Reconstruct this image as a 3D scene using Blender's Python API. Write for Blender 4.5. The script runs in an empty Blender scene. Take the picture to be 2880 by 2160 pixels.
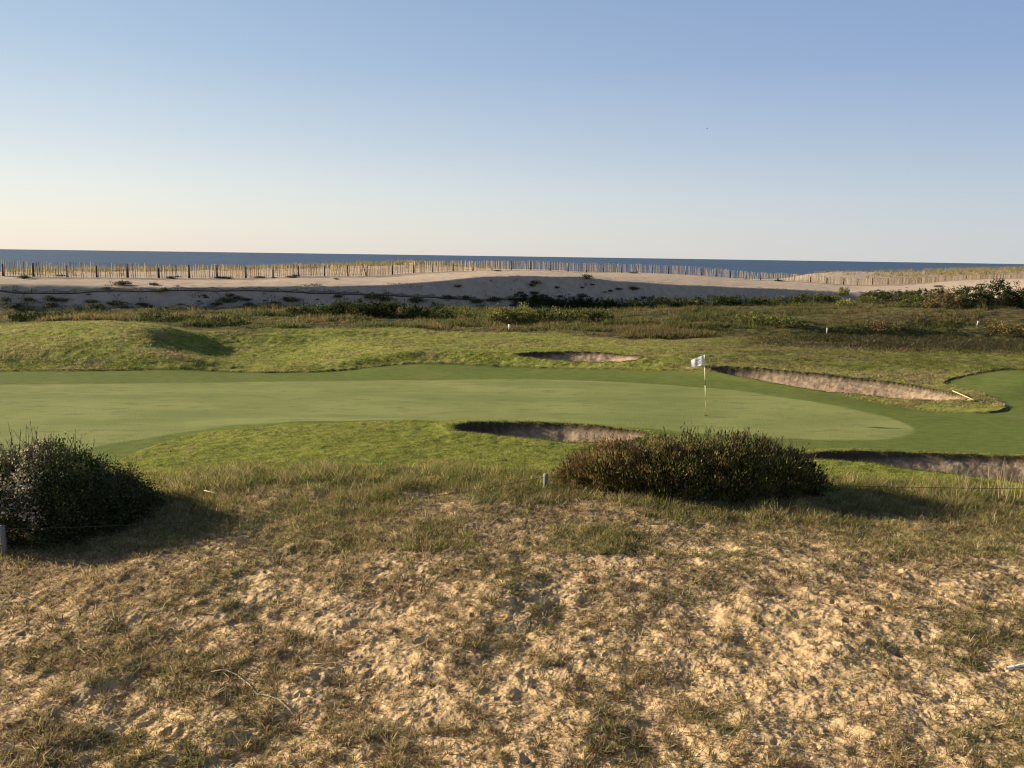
import bpy, math, random
import numpy as np
from mathutils import Matrix, Vector, Euler

S = bpy.context.scene
COL = S.collection
R = math.radians
rng = np.random.default_rng(7)
random.seed(7)

# ------------------------------------------------------------------ camera
F = 2178.0                       # focal length in photo pixels (2880 x 2160)
ZC = 5.5
PITCH = math.atan(364.0 / F)
ROLL = R(0.836)
cam_d = bpy.data.cameras.new('camera'); cam = bpy.data.objects.new('camera', cam_d); COL.objects.link(cam)
cam_d.sensor_width = 36.0; cam_d.lens = 36.0 * F / 2880.0
cam_d.clip_start = 0.1; cam_d.clip_end = 100000.0
ROT = Matrix.Rotation(math.pi / 2 - PITCH, 3, 'X') @ Matrix.Rotation(ROLL, 3, 'Z')
cam.matrix_world = Matrix.Translation((0, 0, ZC)) @ ROT.to_4x4()
S.camera = cam

# ------------------------------------------------------------------ light
SUN_EL, SUN_AZ = R(17.5), R(-76.0)       # azimuth from +Y, negative = to the left
w = bpy.data.worlds.new("World"); S.world = w; w.use_nodes = True
nt = w.node_tree
sky = nt.nodes.new('ShaderNodeTexSky'); sky.sky_type = 'NISHITA'; sky.sun_disc = False
sky.sun_elevation = SUN_EL; sky.sun_rotation = SUN_AZ
sky.air_density = 1.0; sky.dust_density = 1.2; sky.ozone_density = 1.6; sky.altitude = 10
EXPO = 1.3
bg = nt.nodes['Background']; bg.inputs['Strength'].default_value = 1.0
def lin(c): return tuple(((v / 255 + .055) / 1.055) ** 2.4 / 2 ** EXPO for v in c)
tc = nt.nodes.new('ShaderNodeTexCoord'); sx = nt.nodes.new('ShaderNodeSeparateXYZ'); nt.links.new(tc.outputs['Generated'], sx.inputs[0])
def sky_ramp(stops):
    n = nt.nodes.new('ShaderNodeValToRGB'); e = n.color_ramp.elements; n.color_ramp.interpolation = 'EASE' if False else 'LINEAR'
    while len(e) < len(stops): e.new(.5)
    for k, (p, c) in enumerate(stops): e[k].position = p; e[k].color = (*lin(c), 1)
    nt.links.new(sx.outputs[2], n.inputs[0]); return n.outputs[0]
warm_side = sky_ramp([(0, (240, 231, 219)), (.03, (237, 233, 222)), (.07, (228, 231, 229)), (.14, (202, 214, 225)), (.22, (174, 196, 219)), (.31, (156, 181, 211)), (.55, (112, 128, 156)), (1, (82, 93, 110))])
cool_side = sky_ramp([(0, (207, 210, 214)), (.03, (200, 206, 214)), (.07, (188, 200, 214)), (.14, (165, 184, 212)), (.22, (142, 166, 206)), (.31, (130, 155, 199)), (.55, (96, 114, 148)), (1, (76, 88, 106))])
dt = nt.nodes.new('ShaderNodeVectorMath'); dt.operation = 'DOT_PRODUCT'; nt.links.new(tc.outputs['Generated'], dt.inputs[0])
dt.inputs[1].default_value = (math.sin(SUN_AZ), math.cos(SUN_AZ), 0)
mr = nt.nodes.new('ShaderNodeMapRange'); nt.links.new(dt.outputs['Value'], mr.inputs[0]); mr.inputs[1].default_value = -.36; mr.inputs[2].default_value = .66
m1 = nt.nodes.new('ShaderNodeMix'); m1.data_type = 'RGBA'; nt.links.new(mr.outputs[0], m1.inputs[0]); nt.links.new(cool_side, m1.inputs[6]); nt.links.new(warm_side, m1.inputs[7])
sc_ = nt.nodes.new('ShaderNodeVectorMath'); sc_.operation = 'SCALE'; nt.links.new(sky.outputs[0], sc_.inputs[0]); sc_.inputs['Scale'].default_value = 0.085
m2 = nt.nodes.new('ShaderNodeMix'); m2.data_type = 'RGBA'; m2.inputs[0].default_value = .10; nt.links.new(m1.outputs[2], m2.inputs[6]); nt.links.new(sc_.outputs[0], m2.inputs[7])
nt.links.new(m2.outputs[2], bg.inputs['Color'])
sd_ = bpy.data.lights.new('sun', 'SUN'); sun = bpy.data.objects.new('sun', sd_); COL.objects.link(sun)
sd_.energy = 5.0; sd_.angle = R(0.6); sd_.color = (1.0, 0.83, 0.62)
sv = Vector((math.sin(SUN_AZ) * math.cos(SUN_EL), math.cos(SUN_AZ) * math.cos(SUN_EL), math.sin(SUN_EL)))
sun.rotation_euler = sv.to_track_quat('Z', 'Y').to_euler()
S.view_settings.view_transform = 'Standard'; S.view_settings.look = 'None'
S.view_settings.exposure = EXPO; S.view_settings.gamma = 1.0
S.render.engine = 'CYCLES'
S.cycles.pixel_filter_type = 'BLACKMAN_HARRIS'; S.cycles.filter_width = 1.15
S.cycles.max_bounces = 5; S.cycles.transparent_max_bounces = 8

# ------------------------------------------------------------------ helpers
def tag(o, label=None, cat=None, group=None, kind=None):
    if label: o['label'] = label
    if cat: o['category'] = cat
    if group: o['group'] = group
    if kind: o['kind'] = kind
    return o

def empty(name, loc=(0, 0, 0), rz=0.0):
    o = bpy.data.objects.new(name, None); COL.objects.link(o); o.location = loc; o.rotation_euler = (0, 0, rz)
    o.empty_display_size = 0.2
    return o

def copy_tree(o, loc=None, rz=None, sc=None):
    c = o.copy(); COL.objects.link(c)
    if loc is not None: c.location = loc
    if rz is not None: c.rotation_euler = (0, 0, rz)
    if sc is not None: c.scale = sc
    for ch in list(o.children):
        d = ch.copy(); COL.objects.link(d); d.parent = c
    return c

def np_mesh(name, V, Fs, mat=None, parent=None, attrs=None, smooth=False, normals=None):
    """V (n,3); Fs list of (m,k) int arrays; attrs {name:(n,3|4)}"""
    me = bpy.data.meshes.new(name)
    V = np.ascontiguousarray(V, dtype=np.float32)
    Fs = [np.asarray(f) for f in Fs if len(f)]
    loops = np.concatenate([f.ravel() for f in Fs]).astype(np.int32)
    tot = np.concatenate([np.full(len(f), f.shape[1]) for f in Fs]).astype(np.int32)
    start = np.concatenate([[0], np.cumsum(tot)[:-1]]).astype(np.int32)
    me.vertices.add(len(V)); me.vertices.foreach_set('co', V.ravel())
    me.loops.add(len(loops)); me.loops.foreach_set('vertex_index', loops)
    me.polygons.add(len(tot)); me.polygons.foreach_set('loop_start', start)
    me.polygons.foreach_set('loop_total', tot)
    me.polygons.foreach_set('use_smooth', np.full(len(tot), smooth, dtype=bool))
    me.update(calc_edges=True)
    if attrs:
        for k, a in attrs.items():
            a = np.asarray(a, dtype=np.float32)
            if a.shape[1] == 3: a = np.concatenate([a, np.ones((len(a), 1), np.float32)], 1)
            at = me.attributes.new(k, 'FLOAT_COLOR', 'POINT'); at.data.foreach_set('color', np.ascontiguousarray(a).ravel())
    if normals is not None:
        me.normals_split_custom_set_from_vertices(normals)
    o = bpy.data.objects.new(name, me); COL.objects.link(o)
    if mat: me.materials.append(mat)
    if parent: o.parent = parent
    return o

class MB:
    def __init__(s): s.V = []; s.Q = []; s.T = []; s.C = []; s.n = 0
    def add(s, V, Q=(), T=(), c=(1, 1, 1)):
        V = np.asarray(V, float); s.V.append(V)
        if len(Q): s.Q.append(np.asarray(Q) + s.n)
        if len(T): s.T.append(np.asarray(T) + s.n)
        s.C.append(np.tile(np.asarray(c, float), (len(V), 1))); s.n += len(V)
    def box(s, c, d, col=(1, 1, 1)):
        c = np.array(c); d = np.array(d) / 2
        v = np.array([[x, y, z] for z in (-1, 1) for y in (-1, 1) for x in (-1, 1)]) * d + c
        s.add(v, [[0, 2, 3, 1], [4, 5, 7, 6], [0, 1, 5, 4], [2, 6, 7, 3], [0, 4, 6, 2], [1, 3, 7, 5]], c=col)
    def tube(s, P, r, n=6, col=(1, 1, 1), cap=True):
        P = np.asarray(P, float); m = len(P); r = np.broadcast_to(np.asarray(r, float), (m,))
        t = np.gradient(P, axis=0); t /= np.linalg.norm(t, axis=1)[:, None] + 1e-9
        up = np.array([0, 0, 1.0]) if abs(t[0, 2]) < .8 else np.array([1.0, 0, 0])
        a = np.cross(t, up); a /= np.linalg.norm(a, axis=1)[:, None] + 1e-9; b = np.cross(t, a)
        th = np.arange(n) * 2 * math.pi / n
        V = (P[:, None] + r[:, None, None] * (np.cos(th)[None, :, None] * a[:, None] + np.sin(th)[None, :, None] * b[:, None])).reshape(-1, 3)
        Q = [[i * n + j, i * n + (j + 1) % n, (i + 1) * n + (j + 1) % n, (i + 1) * n + j] for i in range(m - 1) for j in range(n)]
        T = []
        if cap:
            V = np.vstack([V, P[0], P[-1]])
            T = [[m * n, (j + 1) % n, j] for j in range(n)] + [[m * n + 1, (m - 1) * n + j, (m - 1) * n + (j + 1) % n] for j in range(n)]
        s.add(V, Q, T, col)
    def build(s, name, mat, parent=None, smooth=False):
        Fs = []
        if s.Q: Fs.append(np.vstack(s.Q))
        if s.T: Fs.append(np.vstack(s.T))
        return np_mesh(name, np.vstack(s.V), Fs, mat, parent, {'col': np.vstack(s.C)}, smooth)

# --- noise
def _h(ix, iy, seed):
    with np.errstate(over='ignore'):
        n = (ix.astype(np.int64) * 374761393 + iy.astype(np.int64) * 668265263 + seed * 1442695041) & 0x7fffffff
        n = ((n ^ (n >> 13)) * 1274126177) & 0x7fffffff
        n = (n ^ (n >> 16)) & 0xffff
    return n / 65535.0
def vnoise(x, y, seed=0):
    x = np.asarray(x, float); y = np.asarray(y, float)
    ix = np.floor(x); iy = np.floor(y); fx = x - ix; fy = y - iy
    fx = fx * fx * fx * (fx * (fx * 6 - 15) + 10); fy = fy * fy * fy * (fy * (fy * 6 - 15) + 10)
    a = _h(ix, iy, seed); b = _h(ix + 1, iy, seed); c = _h(ix, iy + 1, seed); d = _h(ix + 1, iy + 1, seed)
    return (a + (b - a) * fx) * (1 - fy) + (c + (d - c) * fx) * fy
def fbm(x, y, octv=4, seed=0, gain=.5):
    s = 0; a = 1; t = 0
    for i in range(octv):
        cx = x * math.cos(.6 * i) - y * math.sin(.6 * i); cy = x * math.sin(.6 * i) + y * math.cos(.6 * i)
        s = s + a * vnoise(cx * 2 ** i + 17.3 * i, cy * 2 ** i - 9.1 * i, seed + i); t += a; a *= gain
    return s / t                                    # 0..1
def sstep(a, b, x):
    t = np.clip((x - a) / (b - a), 0, 1); return t * t * (3 - 2 * t)

# --- pixel of the photograph -> (u, v): x/y and (z-ZC)/y of its ray
def ray(px, py):
    l = Vector(((px - 1440) / F, (1080 - py) / F, -1.0)); r_ = ROT @ l
    return r_.x / r_.y, r_.z / r_.y
def at_d(px, py, d):
    u, v = ray(px, py); return np.array([u * d, d, ZC + v * d])

def pchip(xk, yk, x):
    xk = np.asarray(xk, float); yk = np.asarray(yk, float)
    h = np.diff(xk); dl = np.diff(yk) / h; m = np.zeros_like(yk)
    m[0] = dl[0]; m[-1] = dl[-1]
    ok = dl[:-1] * dl[1:] > 0
    w1 = 2 * h[1:] + h[:-1]; w2 = h[1:] + 2 * h[:-1]
    with np.errstate(divide='ignore', invalid='ignore'):
        hm = (w1 + w2) / (w1 / dl[:-1] + w2 / dl[1:])
    m[1:-1] = np.where(ok, hm, 0)
    xx = np.clip(x, xk[0], xk[-1]); i = np.clip(np.searchsorted(xk, xx) - 1, 0, len(h) - 1)
    t = (xx - xk[i]) / h[i]; hh = h[i]
    return ((1 + 2 * t) * (1 - t) ** 2 * yk[i] + t * (1 - t) ** 2 * hh * m[i] + t * t * (3 - 2 * t) * yk[i + 1] + t * t * (t - 1) * hh * m[i + 1])

# ------------------------------------------------------------------ terrain profile
# every row: (photo x, photo y, distance); heights follow from the ray
LN = {}
LN['far_green'] = [(0, 1083, 31.2), (456, 1077, 32.2), (1042, 1070, 33.3), (1440, 1066, 33.8), (1765, 1076, 33.2), (1980, 1090, 32.2), (2221, 1121, 30.0), (2417, 1145, 28.3), (2600, 1170, 27.0), (2880, 1185, 26.6)]
LN['collar'] = [(0, 1043, 34.8), (300, 1044, 35.0), (500, 1042, 35.3), (700, 1046, 35.7), (944, 1046, 36.1), (1107, 1027, 37.6), (1204, 1023, 38.0), (1440, 1034, 37.6), (1700, 1040, 36.8), (1980, 1046, 35.4), (2091, 1059, 34.5), (2221, 1085, 32.8), (2417, 1125, 30.4), (2612, 1150, 29.0), (2880, 1130, 30.6)]
LN['berm'] = [(0, 1000, 36.4), (300, 985, 37), (500, 1003, 36.6), (700, 1034, 36.5), (850, 1030, 37.0), (1000, 1012, 38), (1200, 990, 39.5), (1440, 1004, 38.8), (1600, 1010, 38.5), (1815, 1015, 37.5), (2000, 1030, 36.5), (2221, 1056, 34.7), (2417, 1078, 33.6), (2600, 1098, 32.7), (2880, 1070, 34)]
LN['hollow'] = [(0, 940, 41), (300, 920, 41), (400, 928, 41), (480, 960, 41.2), (560, 987, 41.8), (650, 1004, 42), (780, 1010, 42), (900, 990, 42.6), (1100, 965, 43.6), (1440, 980, 43), (1800, 985, 42), (2000, 990, 41), (2300, 1010, 39.5), (2600, 1030, 38), (2880, 1035, 38)]
LN['swale'] = [(0, 925, 44), (300, 910, 44.5), (440, 916, 44.5), (520, 934, 44.5), (600, 965, 44.5), (700, 980, 44.5), (850, 976, 44.8), (1000, 960, 45.6), (1440, 958, 46.5), (1800, 969, 45), (2300, 975, 45.5), (2600, 986, 45), (2880, 992, 44.8)]
LN['rough_back'] = [(0, 915, 47), (300, 905, 48), (600, 930, 47), (900, 925, 49), (1440, 935, 50), (1800, 955, 48), (2250, 946, 50.5), (2420, 946, 53.5), (2600, 950, 55), (2880, 960, 55)]
LN['bank'] = [(0, 905, 50), (300, 898, 51), (600, 915, 50.6), (900, 915, 52), (1440, 922, 53), (1800, 935, 51.5), (2250, 925, 52.5), (2420, 926, 54.6), (2600, 926, 56.3), (2880, 925, 56.5)]
LN['scrub'] = [(0, 887, 54), (300, 888, 55), (900, 892, 57), (1440, 897, 60), (1800, 895, 60), (2300, 885, 62), (2700, 872, 62), (2880, 872, 62)]
LN['foot'] = [(0, 868, 55.6), (400, 865, 58.7), (800, 862, 63.5), (1000, 863, 66.4), (1200, 865, 69.7), (1400, 865, 73.5), (1600, 868, 78), (1750, 862, 83), (1900, 855, 86.8), (2200, 850, 92.5), (2400, 845, 95), (2600, 846, 97), (2880, 836, 92)]
LN['brink'] = [(0, 797, 58), (400, 806, 61), (800, 803, 66), (1000, 803, 69), (1200, 793, 73), (1400, 776, 78), (1600, 778, 83), (1750, 790, 87), (1900, 799, 90), (2200, 812, 95), (2400, 820, 98), (2600, 818, 101), (2880, 800, 98)]
LN['crest'] = [(0, 777, 64), (400, 781, 70), (700, 782, 76), (837, 777, 79), (1040, 775, 84), (1224, 765, 89), (1400, 760, 96), (1500, 759, 100), (1653, 766, 104), (1798, 768, 108), (1942, 773, 111), (2123, 787, 115), (2269, 793, 119), (2435, 803, 122), (2558, 798, 134), (2700, 787, 150), (2880, 782, 165)]
LN['behind'] = [(0, 764, 78), (400, 762, 84), (700, 757, 90), (950, 748, 97), (1150, 740, 101), (1300, 750, 106), (1450, 760, 114), (1550, 768, 118), (2100, 796, 140), (2200, 784, 150), (2300, 768, 160), (2380, 764, 165), (2500, 766, 170), (2700, 761, 190), (2880, 757, 200)]
ORDER = ['far_green', 'collar', 'berm', 'hollow', 'swale', 'rough_back', 'bank', 'scrub', 'foot', 'brink', 'crest', 'behind']
FIX = [   # (distance, [(photo x, height)]) for the flat foreground and the near half of the green
    (2.5, [(0, -.05), (2880, .05)]), (8.0, [(0, -.12), (1440, 0), (2880, .12)]), (12.5, [(0, -.05), (500, .22), (1440, .33), (2200, .25), (2880, .20)]),
    (16.3, [(0, -.12), (250, .0), (600, .30), (1440, .36), (2200, .22), (2880, .10)]),
    (20.0, [(0, -.15), (400, -.02), (900, .18), (1500, .12), (2200, .05), (2880, -.02)]),
    (23.6, [(0, -.1), (500, .02), (800, .27), (1150, .30), (1400, .14), (1800, .04), (2880, 0)]), (26.0, [(0, -.05), (1440, .02), (2880, 0)])]

umax_in = 0.72
uu = np.concatenate([-np.linspace(1.45, umax_in, 90, endpoint=False), np.linspace(-umax_in, umax_in, 1420), np.linspace(1.45, umax_in, 90, endpoint=False)[::-1]])
ds = [2.5]
while ds[-1] < 290:
    r_ = ds[-1]
    st = min(max(r_ * r_ / (5.4 * 774) / 1.35, 0.009), 0.115)
    if r_ < 5.5: st = 0.05
    if r_ > 82: st = 0.3
    if r_ > 135: st = 1.2
    ds.append(r_ + st)
dd = np.array(ds); NU, ND = len(uu), len(dd)
U, D = np.meshgrid(uu, dd)                  # (ND, NU)

KD, KZ = [], []
for d_, pts in FIX:
    us = [(p[0] - 1440) / F for p in pts]; KD.append(np.full(NU, d_)); KZ.append(np.interp(uu, us, [p[1] for p in pts]))
for nm in ORDER:
    us, zs, dz = [], [], []
    for (px, py, d_) in LN[nm]:
        u, v = ray(px, py); us.append(u); zs.append(ZC + v * d_); dz.append(d_)
    KD.append(pchip(us, dz, uu)); KZ.append(pchip(us, zs, uu))
# shore: falls away behind the dune to below the sea
KD.append(KD[-1] + 14); KZ.append(KZ[-1] - 1.6)
KD.append(KD[-1] + 45); KZ.append(np.full(NU, -9.5))
KD.append(np.full(NU, 320.0)); KZ.append(np.full(NU, -12.0))
KD = np.array(KD); KZ = np.array(KZ)
for i in range(1, len(KD)):
    KD[i] = np.maximum(KD[i], KD[i - 1] + .35)
Z0 = np.zeros((ND, NU))
for j in range(NU):
    Z0[:, j] = pchip(KD[:, j], KZ[:, j], dd)
X = U * D; Y = D

def grid_at(G, x, y):
    x = np.asarray(x, float); y = np.asarray(y, float)
    fu = np.interp(x / y, uu, np.arange(NU)); fd = np.interp(y, dd, np.arange(ND))
    i = np.clip(fu.astype(int), 0, NU - 2); k = np.clip(fd.astype(int), 0, ND - 2); a = fu - i; b = fd - k
    return (G[k, i] * (1 - a) + G[k, i + 1] * a) * (1 - b) + (G[k + 1, i] * (1 - a) + G[k + 1, i + 1] * a) * b
def ground_hit(px, py, G=None, dmin=5.0):
    """where the sight line through a photo pixel first meets the ground"""
    G = Z0 if G is None else G
    u, v = ray(px, py); z = grid_at(G, u * dd, dd); l = ZC + v * dd
    k = np.where((l <= z) & (dd > dmin))[0]
    k = k[0] if len(k) else ND - 1
    return u * dd[k], dd[k]

def poly_sd(pts, x, y):
    """signed distance (negative inside) to a closed polygon"""
    P = np.asarray(pts, float); x = np.asarray(x, float); y = np.asarray(y, float)
    best = np.full(x.shape, 1e9); ins = np.zeros(x.shape, bool)
    for i in range(len(P)):
        a = P[i]; b = P[(i + 1) % len(P)]; e = b - a; wx = x - a[0]; wy = y - a[1]
        t = np.clip((wx * e[0] + wy * e[1]) / (e @ e + 1e-12), 0, 1)
        best = np.minimum(best, (wx - t * e[0]) ** 2 + (wy - t * e[1]) ** 2)
        c = (a[1] > y) != (b[1] > y)
        with np.errstate(divide='ignore', invalid='ignore'):
            ins ^= c & (x < (b[0] - a[0]) * (y - a[1]) / (b[1] - a[1] + 1e-12) + a[0])
    return np.where(ins, -1, 1) * np.sqrt(best)
def smooth_poly(pts, n=3):
    P = np.asarray(pts, float)
    for _ in range(n):
        Q = np.roll(P, -1, 0); P = np.stack([.75 * P + .25 * Q, .25 * P + .75 * Q], 1).reshape(-1, 2)
    return P
def on_ground(pix): return [ground_hit(a, b) for a, b in pix]

FAIR = on_ground([(0, 1044), (195, 1045), (423, 1041), (586, 1044), (781, 1050), (944, 1047), (1107, 1028), (1204, 1024), (1440, 1035), (1700, 1041), (1980, 1048), (2091, 1061), (2221, 1087), (2417, 1127), (2612, 1156), (2742, 1166), (2825, 1160), (2838, 1145), (2790, 1115), (2680, 1090), (2650, 1078), (2742, 1053), (2872, 1039)])
FAIR += [(26, 34.5), (26, 20)] + on_ground([(2880, 1286), (2400, 1276), (2200, 1273), (2000, 1250), (1850, 1222), (1700, 1202), (1440, 1190), (1250, 1187), (1107, 1186), (846, 1196), (651, 1212), (545, 1225), (446, 1251), (315, 1300), (200, 1370), (0, 1450)]) + [(-24, 15.5), (-30, 31)]
GREEN = on_ground([(0, 1083), (195, 1081), (456, 1077), (781, 1073), (1042, 1070), (1440, 1066), (1765, 1076), (1980, 1090), (2221, 1121), (2417, 1154), (2547, 1186), (2590, 1212), (2547, 1232), (2417, 1240), (2189, 1236), (1900, 1214), (1700, 1193), (1440, 1183), (1107, 1180), (846, 1187), (651, 1200), (553, 1210), (456, 1226), (250, 1262), (0, 1310)]) + [(-24, 19), (-28, 30)]
BUNK = {
 'a': (on_ground([(1268, 1214), (1290, 1203), (1350, 1199), (1450, 1198), (1600, 1203), (1700, 1212), (1790, 1222), (1830, 1235), (1800, 1250), (1700, 1258), (1620, 1258), (1540, 1252), (1440, 1241), (1350, 1231), (1290, 1225)]), 1.0, 1.3),
 'b': (on_ground([(1440, 1004), (1500, 999), (1600, 998), (1700, 999), (1770, 1003), (1812, 1012), (1800, 1022), (1740, 1028), (1640, 1026), (1540, 1020), (1460, 1012)]), .50, 1.1),
 'c': (on_ground([(1960, 1038), (2050, 1040), (2150, 1047), (2250, 1056), (2400, 1073), (2560, 1093), (2680, 1115), (2742, 1130), (2700, 1137), (2600, 1135), (2450, 1124), (2350, 1112), (2250, 1098), (2150, 1078), (2080, 1065), (2010, 1052)]), .60, 1.3),
 'd': (on_ground([(2225, 1296), (2290, 1288), (2400, 1284), (2560, 1288), (2700, 1292), (2880, 1297), (3000, 1302), (3100, 1330), (3050, 1385), (2900, 1382), (2790, 1364), (2660, 1348), (2540, 1331), (2400, 1314), (2290, 1306)]), 1.05, 1.5)}
SECOND = on_ground([(2655, 1076), (2742, 1052), (2872, 1038)]) + [(25, 35.5), (25, 30), (19, 29.5)]

sd_f = poly_sd(smooth_poly(FAIR, 2), X, Y) + .10 * (fbm(X * 1.3, Y * 1.3, 2, 5) - .5)
sd_g = poly_sd(smooth_poly(GREEN, 2), X, Y) + .35 * (fbm(X * .8, Y * .8, 3, 6) - .5)
jag = .12 * (fbm(X * 1.3, Y * 1.3, 3, 9) - .5)
SDB = {k: poly_sd(smooth_poly(v[0], 2), X, Y) + jag for k, v in BUNK.items()}
sd_b = np.minimum.reduce(list(SDB.values()))

near = 1 - sstep(16.4, 17.6, D + 1.0 * (fbm(X * .5, Y * .5, 3, 3) - .5) - .35 * sstep(.2, .5, U) + .7 * sstep(-.2, -.5, U))     # 1 = dry foreground
foot_d = KD[len(FIX) + ORDER.index('foot')][None, :]; scrub_d = KD[len(FIX) + ORDER.index('rough_back')][None, :]
dune = sstep(-1.2, .8, D - foot_d + 3.0 * (fbm(X * .25, Y * .25, 3, 31) - .5))
scr = sstep(-1.0, 1.0, D - scrub_d + 2.0 * (fbm(X * .3, Y * .3, 3, 41) - .5)) * (1 - dune)
rough = sstep(0, .1, sd_f) * (1 - near) * (1 - scr) * (1 - dune)

Z = Z0.copy()
# foreground: soft hummocks, clods and scuffed footprints
lump = fbm(X * 1.1, Y * 1.1, 3, 11) - .5
clod = fbm(X * 5.0, Y * 5.0, 3, 12) - .5
fine = fbm(X * 13.0, Y * 13.0, 3, 13, .6) - .5
foot = np.abs(fbm(X * 2.6, Y * 2.6, 2, 14) - .5)
Z += near * (.15 * lump + .055 * clod + .030 * fine)
# scuffs: short dents with a thrown-up rim
nft = 220
fx_ = rng.uniform(-.75, .75, nft); fd_ = rng.uniform(6.2, 14.5, nft); fa = rng.uniform(0, math.pi, nft)
for k in range(nft):
    cy = fd_[k]; cx = fx_[k] * cy; rr = rng.uniform(.04, .11); dep = rng.uniform(.02, .05)
    k0, k1 = np.searchsorted(dd, [cy - .5, cy + .5]); i0, i1 = np.searchsorted(uu, [(cx - .5) / cy, (cx + .5) / cy])
    if k1 - k0 < 2 or i1 - i0 < 2: continue
    xs = X[k0:k1, i0:i1] - cx; ys = Y[k0:k1, i0:i1] - cy
    a_ = xs * math.cos(fa[k]) + ys * math.sin(fa[k]); b_ = (-xs * math.sin(fa[k]) + ys * math.cos(fa[k])) * 1.7
    q = (a_ ** 2 + b_ ** 2) / rr ** 2
    Z[k0:k1, i0:i1] += -dep * np.exp(-q * 1.3) + .12 * dep * np.exp(-(np.sqrt(q) - 1.5) ** 2 * 4)
# rough: step up from mown turf, tussocks
Z += rough * (.06 + .05 * (fbm(X * .9, Y * 1.6, 3, 21) - .5) + (.050 + .025 * sstep(28, 34, D)) * (fbm(X * 3.0, Y * 4.5, 3, 22) - .5))
Z += sstep(33, 40, D) * rough * (.16 * (fbm(X * .35, Y * .8, 3, 24) - .5))
Z += (1 - near) * (1 - scr) * (1 - dune) * (.05 * (fbm(X * .22, Y * .3, 2, 23) - .5))
Z += scr * (.35 * (fbm(X * .25, Y * .4, 3, 25) - .5) + .12 * (fbm(X * 1.3, Y * 1.6, 2, 26) - .5))
Z += dune * (.16 * (fbm(X * .16, Y * .3, 3, 27) - .5) + .05 * (fbm(X * .9, Y * 1.1, 3, 28) - .5))
for k, (poly, dep, wd) in BUNK.items():
    s = SDB[k]; ins = -s
    Z += np.where(ins > -1.2, .09 * np.exp(-((s - .15) / .4) ** 2) * (s > 0) + .09 * (s <= 0), 0)
    pp_ = np.array(poly); xn = (X - pp_[:, 0].min()) / np.ptp(pp_[:, 0]); wd = wd * (.30 + .70 * sstep(.15, .6, xn)); dep = dep * (1.35 - .6 * xn)
    Z -= np.where(ins > 0, .13 * sstep(0, .22, ins) + dep * sstep(0, wd, ins), 0)
    Z += np.where(ins > .1, .03 * (fbm(X * 2.2, Y * 2.2, 3, 29) - .5) + .012 * (fbm(X * 8, Y * 8, 2, 30) - .5), 0)

def H(x, y): return grid_at(Z, x, y)
def hit(px, py, dmin=5.0):
    x, y = ground_hit(px, py, Z, dmin); return np.array([x, y, float(H(x, y))])

# ------------------------------------------------------------------ materials
def new_mat(name):
    m = bpy.data.materials.new(name); m.use_nodes = True
    return m, m.node_tree.nodes, m.node_tree.links, m.node_tree.nodes['Principled BSDF']

class NG:
    """small node-graph helper"""
    def __init__(s, m): s.t = m.node_tree; s.n = s.t.nodes; s.l = s.t.links
    def setin(s, sock, v):
        if isinstance(v, bpy.types.NodeSocket): s.l.new(v, sock)
        elif isinstance(v, tuple) and len(v) == 3: sock.default_value = (*v, 1) if sock.type == 'RGBA' else v
        else: sock.default_value = v
    def noise(s, vec, scale, detail=3, rough=.55):
        n = s.n.new('ShaderNodeTexNoise'); s.l.new(vec, n.inputs['Vector']); n.inputs['Scale'].default_value = scale
        n.inputs['Detail'].default_value = detail; n.inputs['Roughness'].default_value = rough; return n.outputs['Fac']
    def mix(s, f, a, b, mode='MIX'):
        n = s.n.new('ShaderNodeMix'); n.data_type = 'RGBA'; n.blend_type = mode
        s.setin(n.inputs[0], f); s.setin(n.inputs[6], a); s.setin(n.inputs[7], b); return n.outputs[2]
    def ramp(s, f, a, b):
        n = s.n.new('ShaderNodeMapRange'); n.interpolation_type = 'SMOOTHSTEP'; s.setin(n.inputs[0], f)
        n.inputs[1].default_value = a; n.inputs[2].default_value = b; return n.outputs[0]
    def math(s, op, a, b=0.0):
        n = s.n.new('ShaderNodeMath'); n.operation = op; s.setin(n.inputs[0], a); s.setin(n.inputs[1], b); return n.outputs[0]
    def attr(s, name):
        n = s.n.new('ShaderNodeAttribute'); n.attribute_name = name
        sp = s.n.new('ShaderNodeSeparateColor'); s.l.new(n.outputs['Color'], sp.inputs[0])
        return sp.outputs[0], sp.outputs[1], sp.outputs[2], n.outputs['Alpha'], n.outputs['Color']
    def pos(s, sc=(1, 1, 1)):
        g = s.n.new('ShaderNodeNewGeometry'); mp = s.n.new('ShaderNodeMapping'); s.l.new(g.outputs['Position'], mp.inputs[0])
        mp.inputs['Scale'].default_value = sc; return mp.outputs[0]
    def bump(s, h, st, dist, nrm=None):
        n = s.n.new('ShaderNodeBump'); s.l.new(h, n.inputs['Height']); n.inputs['Strength'].default_value = st
        n.inputs['Distance'].default_value = dist
        if nrm: s.l.new(nrm, n.inputs['Normal'])
        return n.outputs[0]

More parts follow.
